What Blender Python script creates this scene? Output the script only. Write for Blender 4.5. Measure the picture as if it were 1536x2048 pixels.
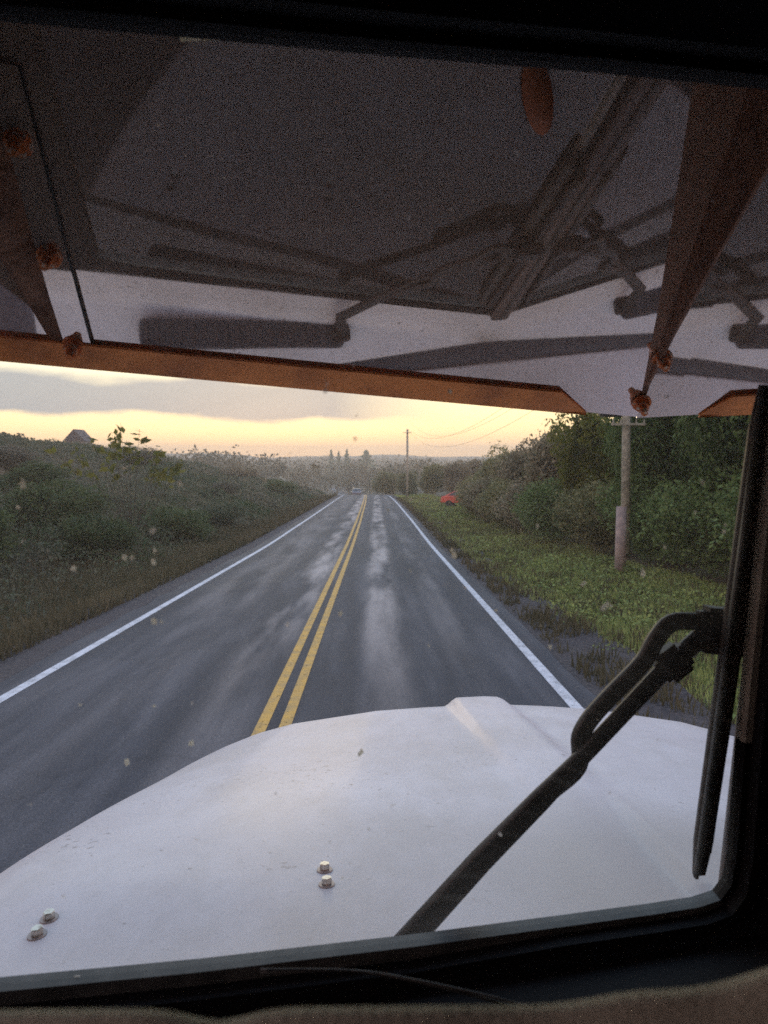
import bpy, bmesh, math, random
import numpy as np
from mathutils import Vector, Matrix
R = math.radians
sc = bpy.context.scene
for o in list(bpy.data.objects): bpy.data.objects.remove(o)

# ------------------------------------------------------------------ camera
EYE = Vector((0, 0, 2.7))
PITCH, YAW = R(-4.69), R(0.67)          # looking slightly down, slightly right of the road axis
cam_d = bpy.data.cameras.new('camera'); cam = bpy.data.objects.new('camera', cam_d)
sc.collection.objects.link(cam); sc.camera = cam
cam.location = EYE; cam.rotation_euler = (R(90) + PITCH, 0, -YAW)
cam_d.sensor_fit = 'VERTICAL'; cam_d.sensor_height = 36; cam_d.sensor_width = 27
cam_d.lens = 24; cam_d.clip_start = 0.02; cam_d.clip_end = 8000
cam_d.dof.use_dof = True; cam_d.dof.focus_distance = 1.9; cam_d.dof.aperture_fstop = 6.5

# ------------------------------------------------------------------ sky, sun, exposure
SUN_EL, SUN_AZ = R(4), R(-8)            # low behind the cloud bank, ahead and a little left
w = bpy.data.worlds.new('World'); sc.world = w; w.use_nodes = True
nt = w.node_tree; nt.nodes.clear()
def N(tree, t, **k):
    n = tree.nodes.new(t)
    for a, v in k.items():
        if a in n.inputs: n.inputs[a].default_value = v
        else: setattr(n, a, v)
    return n
def ramp(tree, stops, interp='LINEAR'):
    n = tree.nodes.new('ShaderNodeValToRGB'); cr = n.color_ramp; cr.interpolation = interp
    col = lambda c: (c[0], c[1], c[2], 1) if hasattr(c, '__len__') else (c, c, c, 1)
    cr.elements.remove(cr.elements[1]); cr.elements[0].position = stops[0][0]; cr.elements[0].color = col(stops[0][1])
    for p, c in stops[1:]:
        e = cr.elements.new(p); e.color = col(c)
    return n
L = nt.links.new
out = N(nt, 'ShaderNodeOutputWorld'); bg = N(nt, 'ShaderNodeBackground')
sky = N(nt, 'ShaderNodeTexSky', sky_type='NISHITA', sun_disc=False, sun_elevation=SUN_EL, sun_rotation=SUN_AZ)
tc = N(nt, 'ShaderNodeTexCoord'); sx = N(nt, 'ShaderNodeSeparateXYZ'); L(tc.outputs['Generated'], sx.inputs[0])
mz = N(nt, 'ShaderNodeMath', operation='MULTIPLY_ADD'); L(sx.outputs['Z'], mz.inputs[0]); mz.inputs[1].default_value = 1.0; mz.inputs[2].default_value = 0.0
front = ramp(nt, [(0.0, (11.4, 6.9, 3.4)), (0.025, (11.6, 7.3, 3.5)), (0.06, (11.6, 8.6, 4.4)), (0.12, (9.6, 8.7, 6.2)), (0.25, (7.0, 7.7, 8.2)), (0.6, (3.7, 5.7, 8.6)), (1.0, (3.0, 5.0, 8.2))])
back = ramp(nt, [(0.0, (9.2, 5.3, 4.6)), (0.15, (11.2, 6.3, 5.6)), (0.4, (8.4, 5.4, 5.4)), (1.0, (3.0, 5.0, 8.2))])
L(mz.outputs[0], front.inputs[0]); L(mz.outputs[0], back.inputs[0])
fy = N(nt, 'ShaderNodeMapRange'); L(sx.outputs['Y'], fy.inputs[0]); fy.inputs[1].default_value = 0.0; fy.inputs[2].default_value = 0.75
mfb = N(nt, 'ShaderNodeMix', data_type='RGBA'); L(fy.outputs[0], mfb.inputs[0]); L(back.outputs[0], mfb.inputs[6]); L(front.outputs[0], mfb.inputs[7])
# flat cloud bank: stretched noise shaped by elevation
mp = N(nt, 'ShaderNodeMapping'); mp.inputs['Scale'].default_value = (1, 1, 3.2); mp.inputs['Location'].default_value = (.35, 0, .1)
L(tc.outputs['Generated'], mp.inputs[0])
cn = N(nt, 'ShaderNodeTexNoise', Scale=7.0, Detail=6.0, Roughness=0.5); L(mp.outputs[0], cn.inputs[0])
cs = N(nt, 'ShaderNodeMath', operation='MULTIPLY_ADD'); L(cn.outputs[0], cs.inputs[0]); cs.inputs[1].default_value = 0.04
L(sx.outputs['Z'], cs.inputs[2])
# cloud band between about 3 and 7 degrees, fading to the right
cx1 = N(nt, 'ShaderNodeMath', operation='MULTIPLY_ADD'); L(sx.outputs['X'], cx1.inputs[0]); cx1.inputs[1].default_value = 0.0; L(cs.outputs[0], cx1.inputs[2])
band = ramp(nt, [(0.0, 0.0), (0.069, 0.0), (0.078, 1.0), (0.122, .95), (0.134, 0.12), (0.165, 0.05), (0.30, 0.3), (1.0, 0.2)])
L(cx1.outputs[0], band.inputs[0])
fr = N(nt, 'ShaderNodeMapRange'); L(sx.outputs['X'], fr.inputs[0]); fr.inputs[1].default_value = 0.13; fr.inputs[2].default_value = -0.06
cm = N(nt, 'ShaderNodeMath', operation='MULTIPLY'); L(band.outputs[0], cm.inputs[0]); L(fr.outputs[0], cm.inputs[1])
mc = N(nt, 'ShaderNodeMix', data_type='RGBA'); L(cm.outputs[0], mc.inputs[0]); L(mfb.outputs[2], mc.inputs[6]); mc.inputs[7].default_value = (2.7, 2.85, 3.15, 1)
add = N(nt, 'ShaderNodeMix', data_type='RGBA', blend_type='ADD'); add.inputs[0].default_value = 0.05
L(mc.outputs[2], add.inputs[6]); L(sky.outputs[0], add.inputs[7])
L(add.outputs[2], bg.inputs[0]); bg.inputs[1].default_value = 0.1; L(bg.outputs[0], out.inputs[0])
sd = bpy.data.lights.new('sun', 'SUN'); sd.energy = 0.12; sd.angle = R(10); sd.color = (1, .78, .5)
sun = bpy.data.objects.new('sun', sd); sc.collection.objects.link(sun)
dirv = Vector((math.sin(SUN_AZ) * math.cos(SUN_EL), math.cos(SUN_AZ) * math.cos(SUN_EL), math.sin(SUN_EL)))
sun.rotation_euler = dirv.to_track_quat('Z', 'Y').to_euler(); sun.location = (0, 0, 60)
vs = sc.view_settings; vs.view_transform = 'Standard'; vs.look = 'None'; vs.exposure = 0.85; vs.gamma = 1
sc.cycles.max_bounces = 10; sc.cycles.transparent_max_bounces = 24; sc.cycles.volume_bounces = 1
sc.cycles.glossy_bounces = 6; sc.cycles.use_denoising = False

# ------------------------------------------------------------------ helpers
C = sc.collection
def link(name, me, mat=None, parent=None, loc=None):
    o = bpy.data.objects.new(name, me); C.objects.link(o)
    if mat is not None: me.materials.append(mat)
    if parent is not None: o.parent = parent
    if loc is not None: o.location = loc
    return o
def mesh(name, vs_, fs, smooth=False):
    me = bpy.data.meshes.new(name); me.from_pydata([tuple(v) for v in vs_], [], [tuple(f) for f in fs]); me.update()
    if smooth: me.shade_smooth()
    return me
def quads_mesh(name, V):
    """V: (n,4,3) array of separate quads"""
    n = len(V); me = bpy.data.meshes.new(name)
    me.vertices.add(4 * n); me.vertices.foreach_set('co', V.astype(np.float32).ravel())
    me.loops.add(4 * n); me.loops.foreach_set('vertex_index', np.arange(4 * n, dtype=np.int32))
    me.polygons.add(n); me.polygons.foreach_set('loop_start', np.arange(0, 4 * n, 4, dtype=np.int32))
    me.polygons.foreach_set('loop_total', np.full(n, 4, dtype=np.int32)); me.update(calc_edges=True)
    return me
def tag(o, label=None, cat=None, group=None, kind=None):
    if label: o['label'] = label
    if cat: o['category'] = cat
    if group: o['group'] = group
    if kind: o['kind'] = kind
    return o
def empty(name, loc, rot=(0, 0, 0)):
    o = bpy.data.objects.new(name, None); C.objects.link(o); o.location = loc; o.rotation_euler = rot; return o
def bm_box(bm, c, s, M=None, bevel=0):
    r = bmesh.ops.create_cube(bm, size=1); vs2 = r['verts']
    for v in vs2:
        v.co = Vector((v.co.x * s[0], v.co.y * s[1], v.co.z * s[2]))
    if bevel:
        es = list({e for v in vs2 for e in v.link_edges})
        rb = bmesh.ops.bevel(bm, geom=es, offset=bevel, segments=2, affect='EDGES'); vs2 = [v for v in rb['verts']] + [v for v in vs2 if v.is_valid]
        vs2 = list({v for v in vs2 if v.is_valid})
    for v in vs2:
        v.co = (M @ v.co if M else v.co) + Vector(c)
def bm_done(bm, name, mat, parent=None, smooth=False):
    me = bpy.data.meshes.new(name); bmesh.ops.recalc_face_normals(bm, faces=bm.faces[:]); bm.to_mesh(me); bm.free()
    if smooth: me.shade_smooth()
    return link(name, me, mat, parent)
def tube(pts, rad, seg=10, flat=1.0, up=Vector((0, -1, 0))):
    """sweep an ellipse (rad, rad*flat) along pts; returns verts, faces"""
    pts = [Vector(p) for p in pts]; n = len(pts); rad = rad if hasattr(rad, '__len__') else [rad] * n
    V, Fc = [], []
    for i, p in enumerate(pts):
        t = (pts[min(i + 1, n - 1)] - pts[max(i - 1, 0)]).normalized()
        a = t.cross(up).normalized(); b = a.cross(t).normalized()
        for k in range(seg):
            q = 2 * math.pi * k / seg
            cx_, sx_ = math.cos(q), math.sin(q)
            if flat != 1.0:     # rounded-box section for flat bars
                cx_ = math.copysign(abs(cx_) ** .45, cx_); sx_ = math.copysign(abs(sx_) ** .45, sx_)
            V.append(p + a * cx_ * rad[i] + b * sx_ * rad[i] * flat)
    for i in range(n - 1):
        for k in range(seg):
            Fc.append((i * seg + k, i * seg + (k + 1) % seg, (i + 1) * seg + (k + 1) % seg, (i + 1) * seg + k))
    Fc.append(tuple(range(seg))[::-1]); Fc.append(tuple(range((n - 1) * seg, n * seg)))
    return V, Fc
def smooth_path(pts, sub=5):
    pts = [Vector(p) for p in pts]; o = []
    for i in range(len(pts) - 1):
        p0 = pts[max(i - 1, 0)]; p1 = pts[i]; p2 = pts[i + 1]; p3 = pts[min(i + 2, len(pts) - 1)]
        for s in range(sub):
            t = s / sub
            o.append(.5 * ((2 * p1) + (p2 - p0) * t + (2 * p0 - 5 * p1 + 4 * p2 - p3) * t * t + (3 * p1 - p0 - 3 * p2 + p3) * t ** 3))
    o.append(pts[-1]); return o

# ------------------------------------------------------------------ materials
def mat(name, col, rough=.6, metal=0.0, noise=None, spec=.5, bump=None, coat=0):
    m = bpy.data.materials.new(name); m.use_nodes = True; t = m.node_tree; b = t.nodes['Principled BSDF']
    b.inputs['Base Color'].default_value = (*col, 1); b.inputs['Roughness'].default_value = rough; b.inputs['Metallic'].default_value = metal
    b.inputs['Specular IOR Level'].default_value = spec; b.inputs['Coat Weight'].default_value = coat; b.inputs['Coat Roughness'].default_value = .08
    tc = N(t, 'ShaderNodeTexCoord')
    if noise:      # (scale, colour 2, low, high)
        sc_, c2, lo, hi = noise[:4]
        nz = N(t, 'ShaderNodeTexNoise', Scale=sc_, Detail=6.0, Roughness=.62); t.links.new(tc.outputs['Object'], nz.inputs[0])
        rp = ramp(t, [(lo, col), (hi, c2)]); t.links.new(nz.outputs[0], rp.inputs[0]); t.links.new(rp.outputs[0], b.inputs['Base Color'])
    if bump:
        nb = N(t, 'ShaderNodeTexNoise', Scale=bump[0], Detail=5.0); t.links.new(tc.outputs['Object'], nb.inputs[0])
        bn = N(t, 'ShaderNodeBump', Strength=bump[1], Distance=bump[2] if len(bump) > 2 else .01); t.links.new(nb.outputs[0], bn.inputs['Height']); t.links.new(bn.outputs[0], b.inputs['Normal'])
    return m
M_black = mat('black_trim', (.004, .004, .005), .75, spec=.2)
M_rubber = mat('rubber_seal', (.02, .022, .022), .5, noise=(40, (.05, .055, .052), .4, .65))
M_seal = mat('sheen_seal', (.05, .055, .052), .55, noise=(30, (.10, .105, .098), .4, .7))  # grey sheen on the lower gasket, put into its colour
M_sealr = mat('pillar_sheen_seal', (.22, .22, .19), .5, noise=(25, (.34, .35, .30), .4, .7))  # paler copy of the seal: light sheen on the rubber painted in
M_wiper = mat('wiper_metal', (.014, .013, .012), .5, noise=(60, (.045, .04, .036), .5, .75))
M_blade = mat('wiper_blade', (.03, .026, .022), .5, noise=(60, (.08, .07, .06), .45, .75))
M_dash = mat('dash_pad', (.50, .52, .42), .85, noise=(9, (.30, .31, .25), .4, .65), bump=(250, .4, .003))
M_cowlslot = mat('cowl_vent', (.03, .03, .035), .6, noise=(25, (.055, .055, .06), .4, .7))
M_lip = mat('reflection_tint_lip', (.92, .32, .08), .42, .3, noise=(6, (.42, .13, .04), .45, .7), bump=(60, .25, .004))  # warm reflection in the hem is put into its base colour
M_bracket = mat('brown_steel', (.24, .11, .06), .5, .35, noise=(30, (.12, .05, .028), .42, .68), bump=(90, .3, .003))
M_bolt = mat('glow_tint_bolt', (.62, .18, .05), .38, .55, noise=(120, (.62, .52, .42), .52, .6))  # orange glow falling on the bolts is put into their colour
M_hoodbolt = mat('hood_bolt', (.62, .58, .5), .28, .9, noise=(90, (.3, .25, .2), .5, .7))
M_washer = mat('hood_washer', (.32, .27, .25), .45, .7)
M_orange_refl = mat('orange_reflection', (.42, .13, .05), .7)  # colour of the painted orange reflection on the visor
M_pole = mat('weathered_pole', (.44, .46, .36), .9, noise=(6, (.20, .215, .165), .4, .62), bump=(30, .6, .02))
M_pole2 = mat('stub_pole', (.28, .25, .235), .9, noise=(5, (.44, .38, .33), .45, .65), bump=(30, .6, .02))
M_wire = mat('wire', (.05, .05, .05), .6)
M_bark = mat('bark', (.07, .055, .045), .95, noise=(8, (.03, .025, .02), .4, .6))
M_redpaint = mat('red_paint', (.62, .10, .06), .45, coat=.2)
M_carglass = mat('car_glass', (.02, .025, .03), .08, spec=.8)
M_tyre = mat('tyre', (.02, .02, .02), .85)
M_greycar = mat('grey_paint', (.16, .16, .18), .35, coat=.4)
M_housewall = mat('pale_siding', (.34, .35, .38), .8)
M_houseroof = mat('shingle_roof', (.075, .07, .07), .85)

def hood_mat(name='white_paint', dirt=.5):
    m = bpy.data.materials.new(name); m.use_nodes = True; t = m.node_tree; b = t.nodes['Principled BSDF']
    tc = N(t, 'ShaderNodeTexCoord')
    n1 = N(t, 'ShaderNodeTexNoise', Scale=3.0, Detail=8.0, Roughness=.7); t.links.new(tc.outputs['Object'], n1.inputs[0])
    r1 = ramp(t, [(.35, (.645, .61, .60)), (.7, (.555, .51, .50))]); t.links.new(n1.outputs[0], r1.inputs[0])
    # small chips and specks
    n2 = N(t, 'ShaderNodeTexNoise', Scale=55.0, Detail=3.0, Roughness=.6); t.links.new(tc.outputs['Object'], n2.inputs[0])
    n3 = N(t, 'ShaderNodeTexNoise', Scale=4.0, Detail=2.0); t.links.new(tc.outputs['Object'], n3.inputs[0])
    ad = N(t, 'ShaderNodeMath', operation='MULTIPLY_ADD'); t.links.new(n3.outputs[0], ad.inputs[0]); ad.inputs[1].default_value = .35; t.links.new(n2.outputs[0], ad.inputs[2])
    r2 = ramp(t, [(.85, 0.0), (.89, dirt)]); t.links.new(ad.outputs[0], r2.inputs[0])
    mx = N(t, 'ShaderNodeMix', data_type='RGBA'); t.links.new(r2.outputs[0], mx.inputs[0]); t.links.new(r1.outputs[0], mx.inputs[6]); mx.inputs[7].default_value = (.16, .13, .11, 1)
    t.links.new(mx.outputs[2], b.inputs['Base Color'])
    b.inputs['Roughness'].default_value = .5; b.inputs['Coat Weight'].default_value = .08; b.inputs['Coat Roughness'].default_value = .2
    ng = N(t, 'ShaderNodeTexNoise', Scale=2.2, Detail=9.0, Roughness=.78); mg = N(t, 'ShaderNodeMapping'); mg.inputs['Location'].default_value = (4.1, 2.3, 0); mg.inputs['Scale'].default_value = (1, .5, 1); t.links.new(tc.outputs['Object'], mg.inputs[0]); t.links.new(mg.outputs[0], ng.inputs[0])
    rg = ramp(t, [(.46, 0.0), (.64, .55)]); t.links.new(ng.outputs[0], rg.inputs[0])
    nf = N(t, 'ShaderNodeTexNoise', Scale=160.0, Detail=2.0, Roughness=.7); t.links.new(tc.outputs['Object'], nf.inputs[0]); rf = ramp(t, [(.60, 0.0), (.70, .5)]); t.links.new(nf.outputs[0], rf.inputs[0])
    mg2 = N(t, 'ShaderNodeMath', operation='MAXIMUM'); t.links.new(rg.outputs[0], mg2.inputs[0]); t.links.new(rf.outputs[0], mg2.inputs[1])
    dd = N(t, 'ShaderNodeVectorMath', operation='DISTANCE'); t.links.new(tc.outputs['Object'], dd.inputs[0]); dd.inputs[1].default_value = (.50, 1.22, 1.97)
    dn = N(t, 'ShaderNodeMath', operation='MULTIPLY_ADD'); t.links.new(ng.outputs[0], dn.inputs[0]); dn.inputs[1].default_value = -.35; t.links.new(dd.outputs['Value'], dn.inputs[2])
    dr_ = ramp(t, [(0.0, .9), (.30, 0.0)]); t.links.new(dn.outputs[0], dr_.inputs[0]); mg3 = N(t, 'ShaderNodeMath', operation='MAXIMUM'); t.links.new(mg2.outputs[0], mg3.inputs[0]); t.links.new(dr_.outputs[0], mg3.inputs[1]); mg2 = mg3
    mf = N(t, 'ShaderNodeMix', data_type='RGBA'); t.links.new(mg2.outputs[0], mf.inputs[0]); t.links.new(mx.outputs[2], mf.inputs[6]); mf.inputs[7].default_value = (.44, .40, .36, 1); t.links.new(mf.outputs[2], b.inputs['Base Color'])
    bn = N(t, 'ShaderNodeBump', Strength=.12, Distance=.004); t.links.new(n2.outputs[0], bn.inputs['Height']); t.links.new(bn.outputs[0], b.inputs['Normal'])
    return m
M_hood = hood_mat()
def mirror_mat():
    m = bpy.data.materials.new('dull_stainless'); m.use_nodes = True; t = m.node_tree; b = t.nodes['Principled BSDF']
    tc = N(t, 'ShaderNodeTexCoord')
    n1 = N(t, 'ShaderNodeTexNoise', Scale=7.0, Detail=8.0, Roughness=.7); t.links.new(tc.outputs['Object'], n1.inputs[0])
    r1 = ramp(t, [(.3, (.95, .84, .83)), (.7, (.84, .74, .73))]); t.links.new(n1.outputs[0], r1.inputs[0])
    n2 = N(t, 'ShaderNodeTexNoise', Scale=90.0, Detail=2.0); t.links.new(tc.outputs['Object'], n2.inputs[0])
    r2 = ramp(t, [(.68, 0.0), (.76, .6)]); t.links.new(n2.outputs[0], r2.inputs[0])
    mx = N(t, 'ShaderNodeMix', data_type='RGBA'); t.links.new(r2.outputs[0], mx.inputs[0]); t.links.new(r1.outputs[0], mx.inputs[6]); mx.inputs[7].default_value = (.2, .16, .15, 1)
    t.links.new(mx.outputs[2], b.inputs['Base Color']); b.inputs['Metallic'].default_value = 1
    rr = ramp(t, [(.3, .02), (.7, .05)]); t.links.new(n1.outputs[0], rr.inputs[0]); t.links.new(rr.outputs[0], b.inputs['Roughness'])
    # a thin dusty film over the metal
    d = N(t, 'ShaderNodeBsdfDiffuse', Color=(.85, .58, .42, 1)); ms = N(t, 'ShaderNodeMixShader'); ms.inputs[0].default_value = .29
    t.links.new(b.outputs[0], ms.inputs[1]); t.links.new(d.outputs[0], ms.inputs[2])
    t.links.new(ms.outputs[0], t.nodes['Material Output'].inputs[0]); return m
M_mirror = mirror_mat()
def glass_mat():
    m = bpy.data.materials.new('dirty_glass'); m.use_nodes = True; t = m.node_tree; t.nodes.remove(t.nodes['Principled BSDF'])
    tr = N(t, 'ShaderNodeBsdfTransparent', Color=(.95, .97, .96, 1)); gl = N(t, 'ShaderNodeBsdfGlossy', Roughness=.015)
    lw = N(t, 'ShaderNodeLayerWeight'); pw = N(t, 'ShaderNodeMath', operation='POWER'); t.links.new(lw.outputs['Facing'], pw.inputs[0]); pw.inputs[1].default_value = 4.2
    lw.inputs['Blend'].default_value = .5; fr = N(t, 'ShaderNodeMath', operation='MULTIPLY_ADD'); t.links.new(pw.outputs[0], fr.inputs[0]); fr.inputs[1].default_value = .9; fr.inputs[2].default_value = .06; m1 = N(t, 'ShaderNodeMixShader'); t.links.new(fr.outputs[0], m1.inputs[0]); t.links.new(tr.outputs[0], m1.inputs[1]); t.links.new(gl.outputs[0], m1.inputs[2])
    tl = N(t, 'ShaderNodeBsdfTranslucent', Color=(.75, .72, .66, 1)); df = N(t, 'ShaderNodeBsdfDiffuse', Color=(.7, .68, .62, 1)); mdf = N(t, 'ShaderNodeMixShader'); mdf.inputs[0].default_value = .3
    t.links.new(tl.outputs[0], mdf.inputs[1]); t.links.new(df.outputs[0], mdf.inputs[2])
    tc = N(t, 'ShaderNodeTexCoord')
    n1 = N(t, 'ShaderNodeTexNoise', Scale=5.0, Detail=8.0, Roughness=.65); t.links.new(tc.outputs['Object'], n1.inputs[0])
    r1 = ramp(t, [(.35, .012), (.75, .055)]); t.links.new(n1.outputs[0], r1.inputs[0])
    n2 = N(t, 'ShaderNodeTexNoise', Scale=75.0, Detail=1.0); t.links.new(tc.outputs['Object'], n2.inputs[0])
    r2 = ramp(t, [(.755, 0.0), (.80, .5)]); t.links.new(n2.outputs[0], r2.inputs[0])
    ad = N(t, 'ShaderNodeMath', operation='ADD'); t.links.new(r1.outputs[0], ad.inputs[0]); t.links.new(r2.outputs[0], ad.inputs[1])
    dv = N(t, 'ShaderNodeVectorMath', operation='DISTANCE'); t.links.new(tc.outputs['Object'], dv.inputs[0]); dv.inputs[1].default_value = (.04, .86, 2.07)
    na = N(t, 'ShaderNodeTexNoise', Scale=70.0, Detail=3.0, noise_dimensions='1D'); t.links.new(dv.outputs['Value'], na.inputs['W']); ra = ramp(t, [(.5, 0.0), (.8, .03)]); t.links.new(na.outputs[0], ra.inputs[0])
    a2 = N(t, 'ShaderNodeMath', operation='ADD'); t.links.new(ad.outputs[0], a2.inputs[0]); t.links.new(ra.outputs[0], a2.inputs[1]); ad = a2
    m2 = N(t, 'ShaderNodeMixShader'); t.links.new(ad.outputs[0], m2.inputs[0]); t.links.new(m1.outputs[0], m2.inputs[1]); t.links.new(mdf.outputs[0], m2.inputs[2])
    t.links.new(m2.outputs[0], t.nodes['Material Output'].inputs[0]); return m
M_glass = glass_mat()
def splat_mat():
    m = bpy.data.materials.new('insect_splat'); m.use_nodes = True; t = m.node_tree; t.nodes.remove(t.nodes['Principled BSDF'])
    tr = N(t, 'ShaderNodeBsdfTransparent'); tl = N(t, 'ShaderNodeBsdfTranslucent', Color=(.85, .82, .70, 1)); df = N(t, 'ShaderNodeBsdfDiffuse', Color=(.6, .58, .5, 1))
    a = N(t, 'ShaderNodeMixShader'); a.inputs[0].default_value = .4; t.links.new(tl.outputs[0], a.inputs[1]); t.links.new(df.outputs[0], a.inputs[2])
    b = N(t, 'ShaderNodeMixShader'); tc = N(t, 'ShaderNodeTexCoord'); n1 = N(t, 'ShaderNodeTexNoise', Scale=220.0, Detail=2.0); t.links.new(tc.outputs['Object'], n1.inputs[0])
    r1 = ramp(t, [(.35, .45), (.6, 1.0)]); t.links.new(n1.outputs[0], r1.inputs[0]); t.links.new(r1.outputs[0], b.inputs[0])
    t.links.new(tr.outputs[0], b.inputs[1]); t.links.new(a.outputs[0], b.inputs[2]); t.links.new(b.outputs[0], t.nodes['Material Output'].inputs[0]); return m
M_splat = splat_mat()
def leaf_mat(name, c1, c2, scale=.8, transl=.25, isl=.35):
    m = bpy.data.materials.new(name); m.use_nodes = True; t = m.node_tree; b = t.nodes['Principled BSDF']
    g = N(t, 'ShaderNodeNewGeometry'); oi = N(t, 'ShaderNodeObjectInfo')
    n1 = N(t, 'ShaderNodeTexNoise', Scale=scale, Detail=5.0, Roughness=.7); t.links.new(g.outputs['Position'], n1.inputs[0])
    ad = N(t, 'ShaderNodeMath', operation='MULTIPLY_ADD'); t.links.new(g.outputs['Random Per Island'], ad.inputs[0]); ad.inputs[1].default_value = isl; t.links.new(n1.outputs[0], ad.inputs[2])
    a2 = N(t, 'ShaderNodeMath', operation='MULTIPLY_ADD'); t.links.new(oi.outputs['Random'], a2.inputs[0]); a2.inputs[1].default_value = .25; t.links.new(ad.outputs[0], a2.inputs[2])
    r1 = ramp(t, [(.45, c1), (1.0, c2)]); t.links.new(a2.outputs[0], r1.inputs[0])
    t.links.new(r1.outputs[0], b.inputs['Base Color']); b.inputs['Roughness'].default_value = .7; b.inputs['Specular IOR Level'].default_value = .2
    tl = N(t, 'ShaderNodeBsdfTranslucent'); t.links.new(r1.outputs[0], tl.inputs[0]); ms = N(t, 'ShaderNodeMixShader'); ms.inputs[0].default_value = transl
    t.links.new(b.outputs[0], ms.inputs[1]); t.links.new(tl.outputs[0], ms.inputs[2]); t.links.new(ms.outputs[0], t.nodes['Material Output'].inputs[0])
    return m
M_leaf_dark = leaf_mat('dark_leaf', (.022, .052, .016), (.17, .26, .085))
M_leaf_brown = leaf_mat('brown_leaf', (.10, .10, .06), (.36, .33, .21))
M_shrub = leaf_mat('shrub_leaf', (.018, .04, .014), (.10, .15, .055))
M_leaf_lit = leaf_mat('sunlit_leaf', (.06, .085, .015), (.24, .25, .05), transl=.5)  # leaf copy with the warm sunset light put into the colour
M_leaf_olive = leaf_mat('olive_leaf', (.08, .10, .042), (.31, .32, .15))
M_grass = leaf_mat('verge_grass', (.07, .115, .038), (.36, .45, .15), scale=.35)
M_dry = leaf_mat('dry_grass', (.05, .058, .028), (.17, .155, .09), scale=.25, isl=.15)
M_under = leaf_mat('bramble', (.028, .075, .020), (.25, .225, .185), scale=.06, isl=.16)
M_wood = leaf_mat('far_wood_leaf', (.07, .075, .037), (.21, .19, .11), scale=.03)

# ------------------------------------------------------------------ road and terrain
RY = [-60, 0, 30, 40, 55, 70, 85, 100, 112, 118, 125, 140, 170, 210, 260, 340, 460, 700, 1000, 1300]
RZ = [-.3, 0, -1.2, -1.45, -1.86, -2.27, -2.70, -3.2, -3.68, -3.98, -4.45, -5.5, -7.5, -9.4, -11, -12.6, -13.5, -12, -9.5, -7]
def road_z(y): return np.interp(y, RY, RZ)
def road_zs(y): return (road_z(y - 3) + road_z(y + 3) + 2 * road_z(y)) / 4
def road_x(y): return -1.14 - np.interp(y, [0, 45, 70, 100, 140, 200, 320], [0, .02, .12, .36, 1.3, 5, 16])
HW = 3.55
def sstep(t): t = np.clip(t, 0, 1); return t * t * (3 - 2 * t)
def bumps(x, y, s, seed=0):
    a = np.sin(x * s * 1.3 + seed) * np.cos(y * s * .9 + seed * 2.1) + .6 * np.sin(x * s * 2.7 + y * s * 1.9 + seed * 1.3) + .4 * np.sin(y * s * 4.3 - x * s * 3.1 + seed)
    return a / 2
def terr(d, y):
    """height of the ground d metres right (+) or left (-) of the road centre"""
    d = np.asarray(d, float); y = np.asarray(y, float); r = road_zs(y)
    u = -d - HW; v = d - HW
    far = sstep((y - 170) / 160)
    hill = 7.2 * (1 - .8 * far)
    left = r - .05 - .30 * sstep((u - 1.4) / 1.2) + hill * sstep((u - 2.2) / 42) ** .85 + .25 * bumps(d, y, .25, 1) * sstep((u - 2.5) / 5)
    left = left - sstep((u - 60) / 150) * 9
    right = r - .05 - .12 * sstep((v - 1.0) / 1.0) + .22 * sstep((v - 2) / 3.5) + 1.0 * sstep((v - 5) / 12) + .12 * bumps(d, y, .35, 4) * sstep((v - 2.2) / 3)
    right = right - sstep((v - 25) / 120) * 4
    mid = r - .035
    return np.where(u > 0, left, np.where(v > 0, right, mid))
def ground(x, y): return float(terr(x - road_x(y), y))

ys = np.concatenate([np.arange(-30, 60, 1.0), np.arange(60, 140, 1.5), np.arange(140, 330, 5), np.arange(330, 1250, 25)])
dl = np.array([-800, -400, -250, -160, -110, -85, -70, -60, -52, -46, -41, -37, -33, -30, -27, -24, -21.5, -19, -17, -15, -13.5, -12, -11, -10, -9, -8.2, -7.5, -7, -6.5, -6, -5.5, -5, -4.5, -4, -3.56])
dr = np.array([3.56, 4, 4.5, 5, 5.4, 5.8, 6.3, 6.8, 7.3, 8, 8.8, 9.6, 10.5, 12, 14, 17, 21, 26, 33, 42, 55, 80, 120, 180, 260, 400, 800])
ds = np.concatenate([dl, [-2, 0, 2], dr])
DD, YY = np.meshgrid(ds, ys); ZZ = terr(DD, YY)
V = np.stack([DD + road_x(YY), YY, ZZ], -1).reshape(-1, 3)
nx = len(ds); F = [(j * nx + i, j * nx + i + 1, (j + 1) * nx + i + 1, (j + 1) * nx + i) for j in range(len(ys) - 1) for i in range(nx - 1)]
def ground_mat():
    m = bpy.data.materials.new('earth_grass'); m.use_nodes = True; t = m.node_tree; b = t.nodes['Principled BSDF']
    g = N(t, 'ShaderNodeNewGeometry')
    n1 = N(t, 'ShaderNodeTexNoise', Scale=.35, Detail=8.0, Roughness=.7); t.links.new(g.outputs['Position'], n1.inputs[0])
    r1 = ramp(t, [(.35, (.03, .045, .015)), (.5, (.07, .065, .035)), (.68, (.10, .085, .055))]); t.links.new(n1.outputs[0], r1.inputs[0])
    t.links.new(r1.outputs[0], b.inputs['Base Color']); b.inputs['Roughness'].default_value = .95
    n2 = N(t, 'ShaderNodeTexNoise', Scale=5.0, Detail=5.0); t.links.new(g.outputs['Position'], n2.inputs[0])
    bn = N(t, 'ShaderNodeBump', Strength=.9, Distance=.15); t.links.new(n2.outputs[0], bn.inputs['Height']); t.links.new(bn.outputs[0], b.inputs['Normal']); return m
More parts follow.
